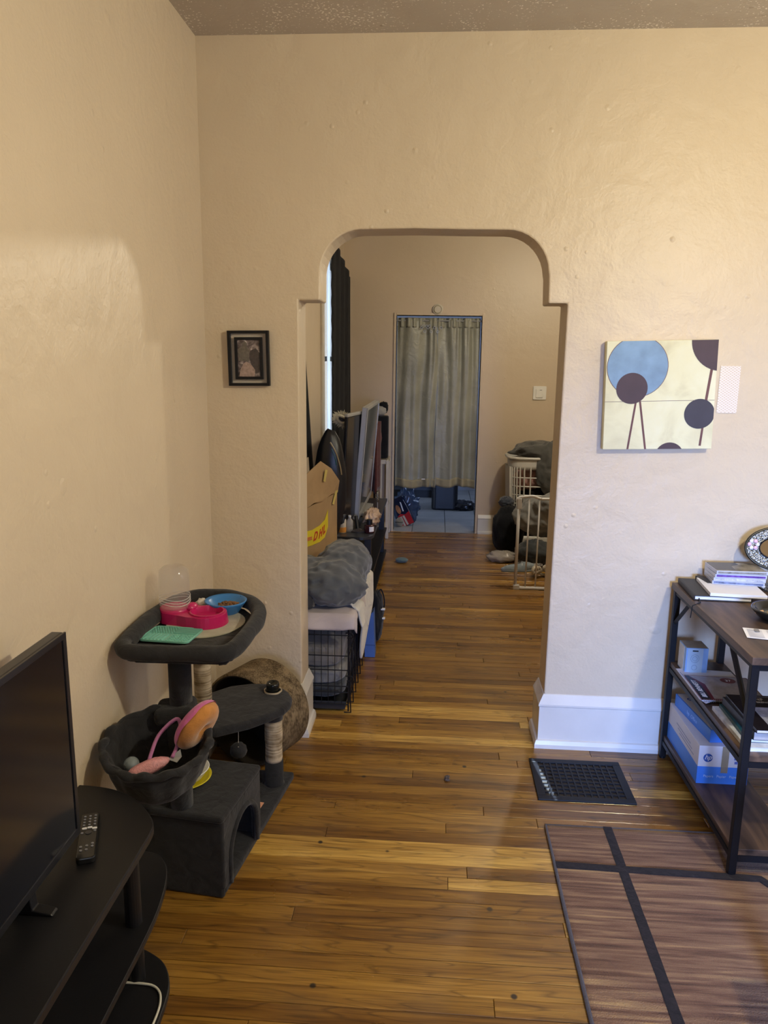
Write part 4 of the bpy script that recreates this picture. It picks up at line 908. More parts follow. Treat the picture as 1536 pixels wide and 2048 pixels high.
m=MB(); m.blob(c,(.062,.022,.020),.08,3,3,32,M=Matrix.Rotation(R(28),4,'Z')@Matrix.Rotation(R(-14),4,'Y')); m.build('body',PS,t,smooth=True)
m=MB(); a=c+Vector((.048,.028,.012)); m.add([a,a+Vector((.030,.02,.022)),a+Vector((.036,.012,.004)),a+Vector((.026,.0,-.008)),a+Vector((.0,.004,.006))],[(0,1,2),(0,2,3),(0,3,4)]); m.build('tail',SILV,t,solid=.003)
m=MB(); m.tube(smooth_path([c+Vector((0,.012,.015)),c+Vector((.008,.07,.06)),c+Vector((.050,.10,.098)),c+Vector((.068,.085,.08)),c+Vector((.064,.06,.035)),c+Vector((.060,.03,.018))],6),.0055,8); m.build('fabric_loop',PR,t,smooth=True)
c=bpt(-.060,-.040,-.045)
t=thing('toy_ball','clear shiny plastic ball with dark blue inside, lying left in the basket','toy',tuple(c))
m=MB(); m.blob(c,(.022,.022,.022),0,1,1,24); m.build('shell',glassmat('ball_shell',(.6,.7,.75),.05,.35),t,smooth=True)
m=MB(); m.blob(c-Vector((0,0,.003)),(.016,.016,.014),.2,3,1,20); m.build('filling',plain('dark_blue_filling',(.02,.05,.09),.3,.4,80),t,smooth=True)

# ---- plates on cubby top
Z=.2785
t=thing('plate','round yellow plastic plate under the basket on the cubby roof','plate',(-.79,2.16,Z))
C0=(-.782,2.165,Z)
m=MB(); m.lathe([(0,.0003),(.062,.0003),(.066,.003),(.083,.016),(.088,.019),(.086,.021),(.078,.016),(.060,.006),(0,.005)],C0,48); m.build('dish',YEL,t,smooth=True)
t=thing('plate','smaller white bowl-shaped plate stacked in the yellow plate under the basket','plate',(-.775,2.18,Z+.01))
m=MB(); m.lathe([(0,.0065),(.045,.0065),(.055,.014),(.072,.040),(.076,.044),(.073,.045),(.050,.018),(0,.012)],(C0[0]+.004,C0[1]+.006,Z),44); m.build('dish',WHITEP,t,smooth=True)
m=MB()
for i in range(14): q=i*1.3; m.blob((C0[0]+.03+.02*math.cos(q),C0[1]+.02*math.sin(q*1.7),Z+.017),(.005,.004,.003),.2,2,i,8)
m.build('food_scraps',KIB,t,kind='stuff')

# ---- barrel scratcher
t=thing('scratching_barrel','brown sisal-carpeted open barrel for cats, standing against the arch wall behind the perch','cat scratcher',(-.69,2.85,0))
BX,BZ,Y0,Y1=0,.1985,-.095,.095
MBar=Mat((-.703,2.828,0),R(-25))
def ring(r,y): return [MBar@Vector((BX+r*math.cos(2*PI*i/64),y,BZ+r*math.sin(2*PI*i/64))) for i in range(64)]
m=MB(); rings=[(.188,Y0),(.195,Y0+.004),(.197,Y0+.012),(.197,Y1-.004),(.195,Y1)]; vs=[]
for r_,y in rings: vs+=ring(r_,y)
m.add(vs,[(j*64+i,j*64+(i+1)%64,(j+1)*64+(i+1)%64,(j+1)*64+i) for j in range(4) for i in range(64)]); m.build('carpet_shell',SCRATCH,t,smooth=True)
m=MB(); vs=ring(.188,Y0)+ring(.182,Y0+.002)+ring(.180,Y1-.01); m.add(vs,[(j*64+i,j*64+(i+1)%64,(j+1)*64+(i+1)%64,(j+1)*64+i) for j in range(2) for i in range(64)]); m.build('inner_lining',plain('dark_brown_lining',(.025,.018,.012),.9),t,smooth=True)
MB().prism([(a,b) for a,b in circ(BX,BZ,.184,48)],Y1-.012,Y1-.002,'y',MBar).build('back_panel',plain('dark_brown_lining_2',(.02,.015,.01),.9),t)

# ================================================================== BEDROOM BEYOND THE ARCH
# ---- window casing and curtains on the left wall
m=MB(); x0=X2L
for p in ((5.68,5.80,.77,2.52),(6.70,6.82,.77,2.52)): m.box(x0,x0+.016,p[0],p[1],p[2],p[3])
m.box(x0,x0+.016,5.80,6.70,2.42,2.52); m.box(x0,x0+.05,5.66,6.84,.77,.80); m.box(x0,x0+.016,5.80,6.70,.80,.85); struct(m.build('trim_1',CREAMP,bevel=.002))
def curtain(xf,y0,y1,z0,z1,amp,nf,lean=0,nu=90,nv=24,seed=0,pinch=0):
    def fn(u,v):
        z=z0+(z1-z0)*v; k=1-v
        y=y0+(y1-y0)*(u+pinch*0)
        a=amp*(.5+.5*k)
        x=xf+a*math.sin(2*PI*nf*u+.5*math.sin(3*u*PI+seed)+.25*math.sin(z*2+seed))+lean*k
        return (x,y+.006*math.sin(z*6+u*20),z)
    m=MB(); m.grid(fn,nu,nv); return m
t=thing('window_curtain','long black blackout curtain drawn over the far side of the bedroom window','curtain',(-.80,6.5,.75))
def cfn(u,v):
    z=.66+1.90*v; top=max(0,(v-.90)/.10)
    y=5.93+(7.0-5.93)*u
    # top edge slopes down toward the far end
    z=z-(.20*u)*v
    x=-.818+.010*math.sin(2*PI*4*u+.4*math.sin(z*2))+.022*u
    if u<.02: y+=.012*math.sin(z*48)
    return (x,y,z)
m=MB(); m.grid(cfn,110,60); m.build('drape',BLKF,t,smooth=True,solid=.004)
m=MB(); m.tube([(-.835,5.75,2.585),(-.835,6.5,2.585)],.006,8); m.build('rod',CREAMP,t)
t=thing('lace_panel','narrow white lace sheer lit by the bedroom window beside the black curtain','curtain',(-.84,5.9,.85))
m=MB(); m.grid(lambda u,v:(-.842+.006*math.sin(u*18),5.83+.155*u+(.010*math.sin(v*150) if u>.98 else 0),.86+1.56*v),14,220)
LACE,nt,b=nmat('sheer_lace'); b.inputs['Base Color'].default_value=(.8,.88,.9,1); setin(b,rough=.8,alpha=.75); b.inputs['Subsurface Weight'].default_value=0
tl=N(nt,'ShaderNodeBsdfTranslucent'); tl.inputs[0].default_value=(.85,.93,.95,1); ms=N(nt,'ShaderNodeMixShader'); ms.inputs[0].default_value=.75
nt.links.new(b.outputs[0],ms.inputs[1]); nt.links.new(tl.outputs[0],ms.inputs[2]); nt.links.new(ms.outputs[0],nt.nodes['Material Output'].inputs[0])
m.build('sheer',LACE,t,smooth=True)
t=thing('window_curtain','black curtain edge hanging nearer the arch, flaring out behind the cardboard box','curtain',(-.84,4.5,.9))
m=MB(); m.grid(lambda u,v:(-.845+.012*math.sin(u*22)+.015*(1-v)*u,4.40+(4.70+.36*(1-v)**1.0-4.40)*u,.86+(2.0-.86)*v),50,20); m.build('drape',BLKF,t,smooth=True,solid=.004)
m=MB(); m.tube([(-.85,4.36,2.01),(-.85,4.72,2.01)],.006,8); m.build('rod',BLKMET,t)

# ---- doorway curtain
t=thing('door_curtain','silvery green satin curtain pair hanging in the far doorway','curtain',(0,7.165,.44))
def satin():
    m,nt,b=nmat('silver_green_satin'); L=nt.links.new; setin(b,rough=.42,spec=.6,sheen=.2)
    tc=N(nt,'ShaderNodeTexCoord'); n=N(nt,'ShaderNodeTexNoise',i_Scale=3.5,i_Detail=5,i_Distortion=.5); L(tc.outputs['Object'],n.inputs['Vector'])
    r=ramp(nt,[(.3,(.25,.25,.19)),(.7,(.36,.355,.27))]); L(n.outputs[0],r.inputs[0]); L(r.outputs[0],b.inputs['Base Color'])
    n2=N(nt,'ShaderNodeTexNoise',i_Scale=16,i_Detail=4,i_Distortion=.8); L(tc.outputs['Object'],n2.inputs['Vector'])
    bp=N(nt,'ShaderNodeBump',i_Strength=.30,i_Distance=.02); L(n2.outputs[0],bp.inputs['Height']); L(bp.outputs[0],b.inputs['Normal']); return m
SAT=satin(); HEM=cloth('satin_hem',(.32,.28,.17),.12,.3,10,.6,.1)
def panel(xa,xb,ztop,zb,seed,nf,name):
    def X(u,v): return xa+(xb-xa)*u
    def dy(u,v):
        k=1-v; q=2*PI*nf*u+1.1*math.sin(2*PI*u+seed)+.35*math.sin(4*v+seed)
        return .026*math.sin(q)*(.55+.45*k)+.010*math.sin(q*2.3+seed)*(v**3)+.024*noise.noise(Vector((u*6,v*2.2,seed)))
    def zz(u,v): return zb+(ztop-zb)*v+.010*math.sin(u*9+seed)*(1-v)
    m=MB(); m.grid(lambda u,v:(X(u,v)+.006*math.sin(v*9+seed)*(1-u if seed>1 else u),7.165+dy(u,v),zz(u,v)),90,70); pn=m.build(name,SAT,t,smooth=True,solid=.003)
    m=MB(); m.grid(lambda u,v:(X(u,v*.05),7.1615+dy(u,v*.05)-.0025,zz(u,v*.052)-.002),90,4); m.build('hem_band',HEM,pn,smooth=True,solid=.002)
    m=MB(); m.grid(lambda u,v:(X(u,1),7.165+dy(u,.95+.05*v)*1.0+.010*math.sin(u*2*PI*nf*3)-.005,zz(u,.955+.055*v)),120,6); m.build('gathered_heading',SAT,pn,smooth=True,solid=.003)
panel(-.376,.010,2.005,.432,.7,2.2,'left_panel'.replace('left_','')); panel(.006,.392,2.005,.445,2.3,2.4,'panel')
for i in range(9):
    for j in range(2):
        if (i+j)%2 or i>6: continue
        m=MB(); P=[(-.150+.030*i+.011*math.cos(a),7.128,1.930-.035*j+.011*math.sin(a)) for a in [2*PI*k/10 for k in range(10)]]; m.tube(P,.0025,5,closed=True); m.build('beaded_ring',SILV,t)
for i in range(3): m=MB(); P=[(-.135+.030*i+.011*math.cos(a),7.128,1.945+.011*math.sin(a)) for a in [2*PI*k/10 for k in range(10)]]; m.tube(P,.0025,5,closed=True); m.build('beaded_ring',SILV,t)
m=MB(); m.tube([(-.383,7.165,1.995),(.405,7.165,1.995)],.007,8); m.build('tension_rod',SILV,t)
MB().box(-.118,-.085,7.118,7.121,.515,.523).build('care_label',PAPER,t)

# ---- detector & switch
t=thing('smoke_detector','round cream disc cover on the wall just above the far doorway','detector',(-.003,7.118,2.092))
m=MB(); m.lathe([(0,.028),(.030,.028),(.038,.022),(.049,.018),(.051,.001),(0,.001)],n=32,M=Matrix.Translation((-.003,7.12,2.092))@Matrix.Rotation(R(90),4,'X')); m.build('cover',CREAMP,t,smooth=False,bevel=.001)
m=MB(); P=[(-.003+.033*math.cos(a),7.092,2.092+.033*math.sin(a)) for a in [2*PI*k/28 for k in range(28)]]; m.tube(P,.003,6,closed=True); m.build('ring',plain('dull_gold_ring',(.34,.29,.16),.4),t)
t=thing('light_switch','square white light switch on the far bedroom wall above the laundry hamper','light switch',(.957,7.118,1.352))
m=MB(); m.prism([(a+.957,b+1.352) for a,b in rrect(-.060,.060,-.062,.062,.008)],7.108,7.1195,'y'); plt=m.build('plate',WHITEP,t,bevel=.002)
MB().box(.922,.985,7.098,7.108,1.310,1.388).build('rocker',WHITEP,plt,bevel=.003)
MB().box(.955,.975,7.0965,7.098,1.376,1.381).build('mark',plain('grey_mark',(.2,.2,.2),.5),t)

# ---- dog crate
t=thing('dog_crate','black wire dog crate holding bedding, behind the left side of the arch','crate',(-.60,3.60,0))
CX0,CX1,CY0,CY1,CZ=-.845,-.372,3.245,4.235,.475
W1,W2=.0016,.0026
def wires(nm,ps,r=W1):
    m=MB()
    for a,b in ps: m.tube([a,b],r,5)
    m.build(nm,BLKMET,t,kind='stuff')
fw=[]; n=int((CX1-CX0)/.0315)
for i in range(n+1): x=CX1-i*.0315; fw.append(((x,CY0,.045),(x,CY0,CZ-.03)))
wires('front_wire_panel',fw)
for z in (.045,.105,.135,.215,.285,.385,.440): m=MB(); m.tube([(CX0,CY0-.003,z),(CX1,CY0-.003,z)],W2,6); m.build('crossbar',BLKMET,t)
sw=[]; y=CY0
while y<CY1: sw.append(((CX1,y,.045),(CX1,y,CZ-.03))); y+=.0365
wires('side_wire_panel',sw); wires('side_wire_panel',[((CX0,y_,.045),(CX0,y_,CZ-.03)) for y_ in [CY0+.06*i for i in range(17)]]); wires('back_wire_panel',[((CX0+.06*i,CY1,.045),(CX0+.06*i,CY1,CZ-.03)) for i in range(8)])
for z in (.060,.135,.285,.440): m=MB(); m.tube([(CX1+.003,CY0,z),(CX1+.003,CY1,z)],W2,6); m.build('crossbar',BLKMET,t)
for k in range(6):
    y=CY0+k*.112; m=MB(); m.tube([(CX1+.002,y,.30),(CX1+.010,y,.06),(CX1+.012,y,.005),(CX1-.02,y,.005)],.0032,6); m.build('side_loop',BLKMET,t)
for x,y in ((CX0,CY0),(CX1,CY0),(CX0,CY1),(CX1,CY1)): m=MB(); m.tube([(x,y,.012),(x,y,CZ-.01)],.0038,8); m.build('corner_rod',BLKMET,t)
wires('top_wire_panel',[((CX0+.05*i,CY0,CZ-.008),(CX0+.05*i,CY1,CZ-.008)) for i in range(10)]+[((CX0,CY0+.06*i,CZ-.008),(CX1,CY0+.06*i,CZ-.008)) for i in range(17)])
m=MB(); m.add([(CX0+.012,CY0+.012,.014),(CX1-.018,CY0+.012,.014),(CX1-.018,CY1-.012,.014),(CX0+.012,CY1-.012,.014),(CX0+.006,CY0+.006,.055),(CX1-.010,CY0+.006,.055),(CX1-.010,CY1-.006,.055),(CX0+.006,CY1-.006,.055)],[(3,2,1,0),(0,1,5,4),(1,2,6,5),(2,3,7,6),(3,0,4,7)]); m.build('tray',plain('dark_grey_plastic',(.035,.038,.043),.35),t,solid=.003,bevel=.004)
for z in (.40,.19):
    m=MB(); m.tube(smooth_path([(CX1-.012,CY0-.010,z),(CX1+.018,CY0-.014,z),(CX1+.020,CY0-.014,z-.02),(CX1-.005,CY0-.012,z-.022)],4),.0028,6); m.build('latch',BLKMET,t)
# bedding in the crate
def pad(nm,label,x0,x1,y0,y1,z0,h,mat,seed,cat='cushion'):
    m=MB(); m.blob(((x0+x1)/2,(y0+y1)/2,z0+h/2),((x1-x0)/2*1.1,(y1-y0)/2*1.1,h*.62),.10,2.2,seed,44)
    # squash toward a box
    cx,cy,cz=(x0+x1)/2,(y0+y1)/2,z0+h/2
    def sq(v):
        dx,dy,dz=(v[0]-cx)/((x1-x0)/2),(v[1]-cy)/((y1-y0)/2),(v[2]-cz)/(h/2)
        f=lambda d: math.copysign(min(1,abs(d)**.38),d)
        return (cx+f(dx)*(x1-x0)/2,cy+f(dy)*(y1-y0)/2,cz+f(dz)*h/2)
    m.v=[sq(v) for v in m.v]
    o=m.build(nm,mat,smooth=True); return tag(o,label,cat)
pad('crate_pad','flat slate grey pad on the floor of the wire crate',-.83,-.40,3.27,3.83,.060,.06,DKF,1)
pad('cushion','folded pale grey cushion lying on the pad inside the wire crate',-.83,-.40,3.28,3.80,.122,.075,GREYF2,2)
pad('cushion','thick greige pillow with cream piping on top inside the wire crate',-.82,-.41,3.30,3.78,.200,.11,cloth('greige_fabric',(.19,.175,.155),.2,.3,9),3)
m=MB(); m.blob((-.70,3.335,.33),(.10,.04,.05),.15,2,5,30); o=m.build('stuffed_toy',cloth('brown_plush',(.12,.095,.08),.2,.4,20),smooth=True); tag(o,'brown plush toy resting on the cushions in the wire crate','toy')

# ---- blankets on crate
def sheetmesh(fn,nu,nv,mat,nm,label,cat,solid=.006):
    m=MB(); m.grid(fn,nu,nv); o=m.build(nm,mat,smooth=True,solid=solid); return tag(o,label,cat)
ZT=CZ+.006
def sheet1(u,v):
    x=-.84+(.56)*u; y=3.88-.682*v
    z=ZT+.008+.006*noise.noise(Vector((x*9,y*9,2)))
    ov=max(0,3.235-y)
    if ov>0: 
        y=3.228-.012*math.sin(x*30)-.010*math.sin(ov*40); z=ZT+.006-ov*1.35-.024*abs(math.sin(x*11+.5))
    ox=max(0,x-(-.362))
    if ox>0: x=-.358+.020*math.sin(y*16)*ox*8+.012; z=z-ox*1.3*(.7+.5*math.sin(y*5+1))
    return (x,y,z)
sheetmesh(sheet1,80,90,cloth('dusty_white_sheet',(.50,.43,.40),.12,.5,6,.9,.2),'bed_sheet','pinkish white sheet hanging over the top edges of the wire crate','sheet')
def cloth2(u,v):
    y=3.30+.66*u; x=-.362+.02*math.sin(y*14)+.015*v; w0=.10+.20*math.exp(-((y-3.62)/.10)**2)+.05*math.sin(y*9)
    z=ZT+.06-(w0+.08)*v+.006*math.sin(y*30)
    x=-.385+.055*min(1,v*2.5)+.020*math.sin(y*13+v*2)*v
    return (x,y,z)
sheetmesh(cloth2,70,26,cloth('cream_knit_throw',(.60,.56,.46),.12,.7,16,.9,.3),'throw','cream knitted throw draped down the right side of the wire crate','throw',.008)
# patterned folded cloth
def pat():
    m,nt,b=nmat('camouflage_cloth'); L=nt.links.new; setin(b,rough=.9)
    tc=N(nt,'ShaderNodeTexCoord'); n=N(nt,'ShaderNodeTexNoise',i_Scale=18,i_Detail=3,i_Distortion=1.2); L(tc.outputs['Object'],n.inputs['Vector'])
    r=ramp(nt,[(.40,(.035,.035,.038)),(.5,(.11,.105,.095)),(.62,(.42,.38,.36))],'CONSTANT'); L(n.outputs[0],r.inputs[0]); L(r.outputs[0],b.inputs['Base Color']); return m
pad('folded_blanket','folded blanket with dark mottled print under the grey comforter at the front',-.85,-.53,3.235,3.44,ZT+.018,.085,pat(),7,'blanket')
# comforter
m=MB()
m.blob((-.68,3.58,ZT+.085),(.19,.24,.085),.12,3,1,48,folds=.18)
m.blob((-.58,3.47,ZT+.110),(.17,.16,.090),.12,3,21,48,folds=.18)
m.blob((-.47,3.40,ZT+.105),(.16,.18,.105),.14,2.6,2,48,folds=.16,M=Matrix.Rotation(R(8),4,'Y'))
m.blob((-.44,3.61,ZT+.135),(.135,.22,.115),.14,2.8,4,48,folds=.14)
m.blob((-.44,3.71,ZT+.150),(.12,.12,.095),.12,3,9,40,folds=.10)
m.v=[(x,y,max(z,ZT+.022)) for x,y,z in m.v]
o=m.build('comforter',GREYF,remesh=.0085); sm=o.modifiers.new('sm','SMOOTH'); sm.factor=.5; sm.iterations=8
tag(o,'rumpled dark grey comforter piled on top of the wire crate','comforter')

# ---- cardboard box
t=thing('cardboard_box','tall open brown cardboard box with a yellow and red label, behind the comforter','box',(-.70,3.95,ZT))
A=Vector((-.660,3.90-.16)); Bv=Vector((-.560,4.28)); d=(Bv-A); nn=Vector((-d.y,d.x)).normalized()
bw=.165; zb0,zb1=ZT+.016,.868
def bp(u,v,z,out=0): p=A+d*u+nn*(v*bw)-nn*out; return Vector((p.x,p.y,z))
def face(nm,a,b,z0,z1,mat=CARD,th=.004): 
    (u0,v0),(u1,v1)=a,b; m=MB()
    p0,p1=bp(u0,v0,z0),bp(u1,v1,z0); dirn=(p1-p0).normalized(); nz=Vector((-dirn.y,dirn.x,0))*th
    q0,q1=bp(u0,v0,z1),bp(u1,v1,z1); m.add([p0,p1,p1+nz,p0+nz,q0,q1,q1+nz,q0+nz],[(3,2,1,0),(4,5,6,7),(0,1,5,4),(1,2,6,5),(2,3,7,6),(3,0,4,7)]); return m.build(nm,mat,t)
face('side_wall',(0,0),(1,0),zb0,zb1); face('side_wall',(0,1),(0,0),zb0,zb1); face('side_wall',(1,0),(1,1),zb0,zb1); face('side_wall',(1,1),(0,1),zb0,zb1,CARDIN)
m=MB(); m.add([bp(0,0,zb0),bp(1,0,zb0),bp(1,1,zb0),bp(0,1,zb0)],[(0,1,2,3)]); m.build('bottom',CARD,t,solid=.004)
# raised flaps, uneven top
def flap(nm,pts,mat=CARD): m=MB(); m.add(pts,[tuple(range(len(pts)))]); m.build(nm,mat,t,solid=.004)
flap('flap',[bp(0,0,zb1,.002),bp(.25,0,zb1+.012,.004),bp(.5,0,zb1-.004,.004),bp(.78,0,zb1+.010,.003),bp(1,0,zb1,.002),bp(1.0,0,zb1+.07,.012),bp(.80,0,zb1+.155,.000),bp(.52,0,zb1+.215,-.010),bp(.10,0,zb1+.165,-.02),bp(.04,0,zb1+.08,-.008)])
flap('flap',[bp(0,0,zb1,.0),bp(0,1,zb1,0),bp(-.02,1,zb1+.18),bp(-.02,.5,zb1+.17),bp(-.03,.1,zb1+.16)])
flap('flap',[bp(0,1,zb1,0),bp(1,1,zb1,0),bp(.98,1.05,zb1+.20),bp(.05,1.05,zb1+.19)],CARDIN)
# yellow flyer label
vs=[];nu=16
LAB=[(0.005,.668,.752),(.2,.655,.738),(.42,.645,.738),(.58,.652,.752),(.68,.70,.80)]
m=MB()
def lab(u,v):
    k=u*(len(LAB)-1); i=min(int(k),len(LAB)-2); f=k-i; a=LAB[i];b_=LAB[i+1]; uu=a[0]+(b_[0]-a[0])*f; z0=a[1]+(b_[1]-a[1])*f; z1=a[2]+(b_[2]-a[2])*f
    return bp(uu,0,z0+(z1-z0)*v,.0025)
m.grid(lab,16,3); lb_=m.build('shipping_label',DYEL,t,solid=.0006)
# lettering placed glyph by glyph along the label
for ch,u in (('D',.34),('H',.52),('L',.69)):
    p=lab(u,.47); q=lab(u+.08,.47); tx=(q-p).normalized(); outv=Vector((-nn.x,-nn.y,0))*-1; outv=Vector((nn.x,nn.y,0))*-1
    zv=outv.cross(tx).normalized(); M4=Matrix(((tx.x,zv.x,outv.x,p.x+outv.x*.0012),(tx.y,zv.y,outv.y,p.y+outv.y*.0012),(tx.z,zv.z,outv.z,p.z),(0,0,0,1)))
    text('logo_letter',ch,.062,M4,DRED,lb_,shear=.45,bold=.0022,sx=1.3)
for k in range(3):
    a=lab(.06,.40+.08*k); b_=lab(.24,.40+.08*k); m=MB(); m.tube([a-Vector((nn.x,nn.y,0))*.0008,b_-Vector((nn.x,nn.y,0))*.0008],.0022,4); m.build('logo_stripe',DRED,lb_)
for p0,p1 in (((.52,.975),(.62,1.025)),((.80,.82),(.97,.89))):
    m=MB(); m.add([bp(p0[0],0,p0[1],.006),bp(p0[0]+.06,0,p0[1]-.01,.006),bp(p1[0]+.03,0,p1[1],.006),bp(p1[0]-.04,0,p1[1]+.01,.006)],[(0,1,2,3)]); m.build('tape_piece',plain('yellow_tape',(.55,.45,.14),.4),t,solid=.0006)

# ---- black TV bench behind
t=thing('tv_bench','low black bench with rounded corner carrying the monitor and television in the bedroom','bench',(-.62,5.4,0))
pts=[(-.855,4.72),(-.47,4.72)]+[(-.47+.085*math.sin(R(a)),4.805-.085*math.cos(R(a))) for a in range(15,91,15)]+[(-.385,6.15),(-.855,6.15)]
MB().prism(pts,.478,.50,'z').build('top_board',plain('slate_black_top',(.03,.033,.04),.3),t,bevel=.003)
MB().prism([(a*1.0,b) for a,b in pts],.235,.252,'z').build('shelf_board',BLACK,t,bevel=.002)
MB().prism([(a*1.0,b) for a,b in pts],.04,.06,'z').build('shelf_board',BLACK,t,bevel=.002)
for x,y in ((-.425,4.82),(-.82,4.77),(-.425,6.08),(-.82,6.10)): MB().box(x-.022,x+.022,y-.022,y+.022,.002,.478).build('leg',BLACK,t)
# things on the lower shelf (hints)
for i,(z,c) in enumerate(((.2525,(.10,.13,.04)),(.2755,(.20,.20,.20)),(.30,(.05,.05,.06)))):
    o=MB().box(-.60,-.44-.02*i,4.80,5.05,z,z+.022).build('disc_box',plain('disc_box_%d'%i,c,.4)); tag(o,['olive green disc box lowest on the bench shelf','light grey disc box between two others on the bench shelf','black disc box topmost on the bench shelf'][i],'disc box','disc boxes on the bench shelf')
# monitor near
t=thing('monitor','slim dark monitor with silver edge on an oval foot at the bench front','monitor',(-.52,4.93,.50))
M1=Matrix.Translation((-.552,4.935,.930))@Matrix.Rotation(R(-101),4,'Z')@Matrix.Rotation(R(-3),4,'X')
Wm,Hm=.34,.72
MB().box(-Wm/2,Wm/2,-.010,.010,-Hm/2,Hm/2-.02,M1).build('housing',BLACK,t,bevel=.003)
MB().box(-Wm/2,Wm/2,-.012,.012,Hm/2-.02,Hm/2,M1).build('top_edge',SILV,t,bevel=.003)
MB().box(-Wm/2-.006,-Wm/2,-.012,.012,-Hm/2,Hm/2,M1).build('side_edge',SILV,t,bevel=.002)
MB().box(-Wm/2+.010,Wm/2-.012,.0098,.0112,-Hm/2+.012,Hm/2-.025,M1).build('screen',SCREEN,t)
MB().box(-Wm/2+.010,Wm/2-.012,-.0112,-.0098,-Hm/2+.012,Hm/2-.025,M1).build('back_panel',plain('dark_back',(.02,.025,.035),.3),t)
m=MB(); m.lathe([(0,.5003),(.060,.5003),(.060,.507),(.045,.514),(.016,.52),(0,.52)],(-.500,4.885,0),32,M=Matrix.Translation((-.500,4.885,0))@Matrix.Diagonal((1.0,.75,1,1))); m.build('foot',plain('smoke_foot',(.05,.045,.05),.2),t)
m=MB(); m.tube([(-.500,4.885,.515),(-.515,4.91,.60)],.012,10); m.build('neck',BLACK,t)
# television facing right
t=thing('television','silver-framed glossy television facing right on the bench, leaning slightly','television',(-.48,5.6,.50))
M2=Matrix.Translation((-.487,5.56,.93))@Matrix.Rotation(R(4.5),4,'Y')
MB().box(-.035,.0,-.52,.52,-.385,.385,M2).build('housing',SILV,t,bevel=.004)
for p in ((-.52,.52,.365,.385),(-.52,.52,-.385,-.35),(-.52,-.485,-.35,.365),(.49,.52,-.35,.365)): MB().box(0,.006,p[0],p[1],p[2],p[3],M2).build('bezel',SILV,t,bevel=.0015)
MB().box(-.001,.0025,-.485,.49,-.35,.365,M2).build('screen',SCREEN2,t)
MB().box(-.07,.05,-.20,.20,-.424,-.400,M2).build('foot',SILV,t,bevel=.004)
MB().box(-.03,-.005,-.05,.05,-.41,-.38,M2).build('neck',SILV,t)
# bottles etc.
t=thing('lotion_bottle','white and orange pump bottle standing left of the monitor foot','bottle',(-.60,4.84,.5))
m=MB(); m.lathe([(0,0),(.024,0),(.025,.004),(.025,.085),(.018,.098),(.008,.104),(.008,.112),(0,.112)],(-.598,4.84,.5005),24); m.build('bottle_body',plain('white_orange_label',(.62,.55,.46),.3,.15,20),t,smooth=True)
m=MB(); m.lathe([(.0252,.004),(.0256,.006),(.0256,.035),(.0252,.038)],(-.598,4.84,.5005),24); m.build('orange_band',plain('orange_print',(.70,.30,.06),.4),t)
m=MB(); m.tube([(-.598,4.84,.61),(-.598,4.84,.640),(-.585,4.835,.641)],.003,8); m.build('pump',WHITEP,t)
t=thing('bottle','clear ribbed plastic bottle between the pump bottle and the monitor foot','bottle',(-.555,4.86,.5))
m=MB(); m.lathe([(0,0),(.022,0),(.023,.03),(.021,.035),(.023,.04),(.023,.075),(.010,.090),(.009,.10),(0,.10)],(-.553,4.87,.5005),24); m.build('bottle_body',glassmat('clear_bottle',(.7,.68,.66),.08,.4),t,smooth=True)
m=MB(); m.cyl(-.553,4.87,.600,.612,.010,14); m.build('cap',WHITEP,t)
t=thing('jar','dark maroon jar with black lid and white label at the bench corner','jar',(-.415,4.85,.5))
m=MB(); m.lathe([(0,0),(.032,0),(.034,.004),(.034,.048),(.028,.056),(0,.056)],(-.420,4.86,.5005),28); m.build('jar_body',plain('maroon_glass',(.05,.012,.015),.15),t,smooth=True)
m=MB(); m.cyl(-.420,4.86,.5565,.588,.020,20); m.build('lid',BLACK,t)
m=MB(); m.add([(-.420+.0345*math.cos(R(a)),4.86+.0345*math.sin(R(a)),z) for z in (.512,.545) for a in range(-85,-20,12)],[(i,i+1,i+7,i+6) for i in range(5)]); m.build('label',PAPER,t)
t=thing('plastic_bag','crumpled clear and peach plastic bag under the bedroom television','bag',(-.42,5.2,.50))
m=MB(); m.blob((-.425,5.10,.560),(.055,.15,.050),.35,3,4,36,zmin=.502,folds=.2); o=m.build('film',glassmat('peach_film',(.62,.45,.33),.25,.85,.6),t,smooth=True)
t=thing('metal_ring','small beaded silver ring ornament leaning on the television screen','ornament',(-.40,5.4,.62))
m=MB(); P=[(-.412,5.45+.035*math.cos(a),.640+.035*math.sin(a)) for a in [2*PI*k/20 for k in range(20)]]; m.tube(P,[.008+.003*math.sin(k*3) for k in range(20)],8,closed=True); m.build('ring',MOS,t,smooth=True)
m=MB(); m.tube([(-.412,5.45,.608),(-.412,5.45,.503)],.004,6); m.build('stem',SILV,t)

# ---- gaming chair with mask
t=thing('office_chair','dark padded swivel chair with tan stripes, between the cardboard box and the bench','chair',(-.66,4.50,0))
m=MB(); m.blob((-.645,4.60,.86),(.100,.050,.35),.05,2,3,40); bk_=m.build('backrest',plain('black_faux_leather_2',(.010,.012,.018),.32),t,smooth=True)
m=MB(); m.tube(smooth_path([(-.640,4.556,1.13),(-.605,4.553,1.07),(-.580,4.556,.99),(-.570,4.56,.93)],6),.005,8); m.build('stripe',plain('tan_stripe',(.25,.19,.10),.4),bk_)
m=MB(); m.tube(smooth_path([(-.630,4.552,1.09),(-.610,4.551,1.04),(-.60,4.553,.99)],6),.0035,8); m.build('stripe',plain('teal_stripe',(.02,.10,.12),.4),bk_)
m=MB(); m.prism(rrect(-.80,-.55,4.40,4.62,.06),.45,.52,'z'); m.build('seat',plain('black_faux_leather_3',(.010,.012,.018),.4),t,bevel=.02,seg=3)
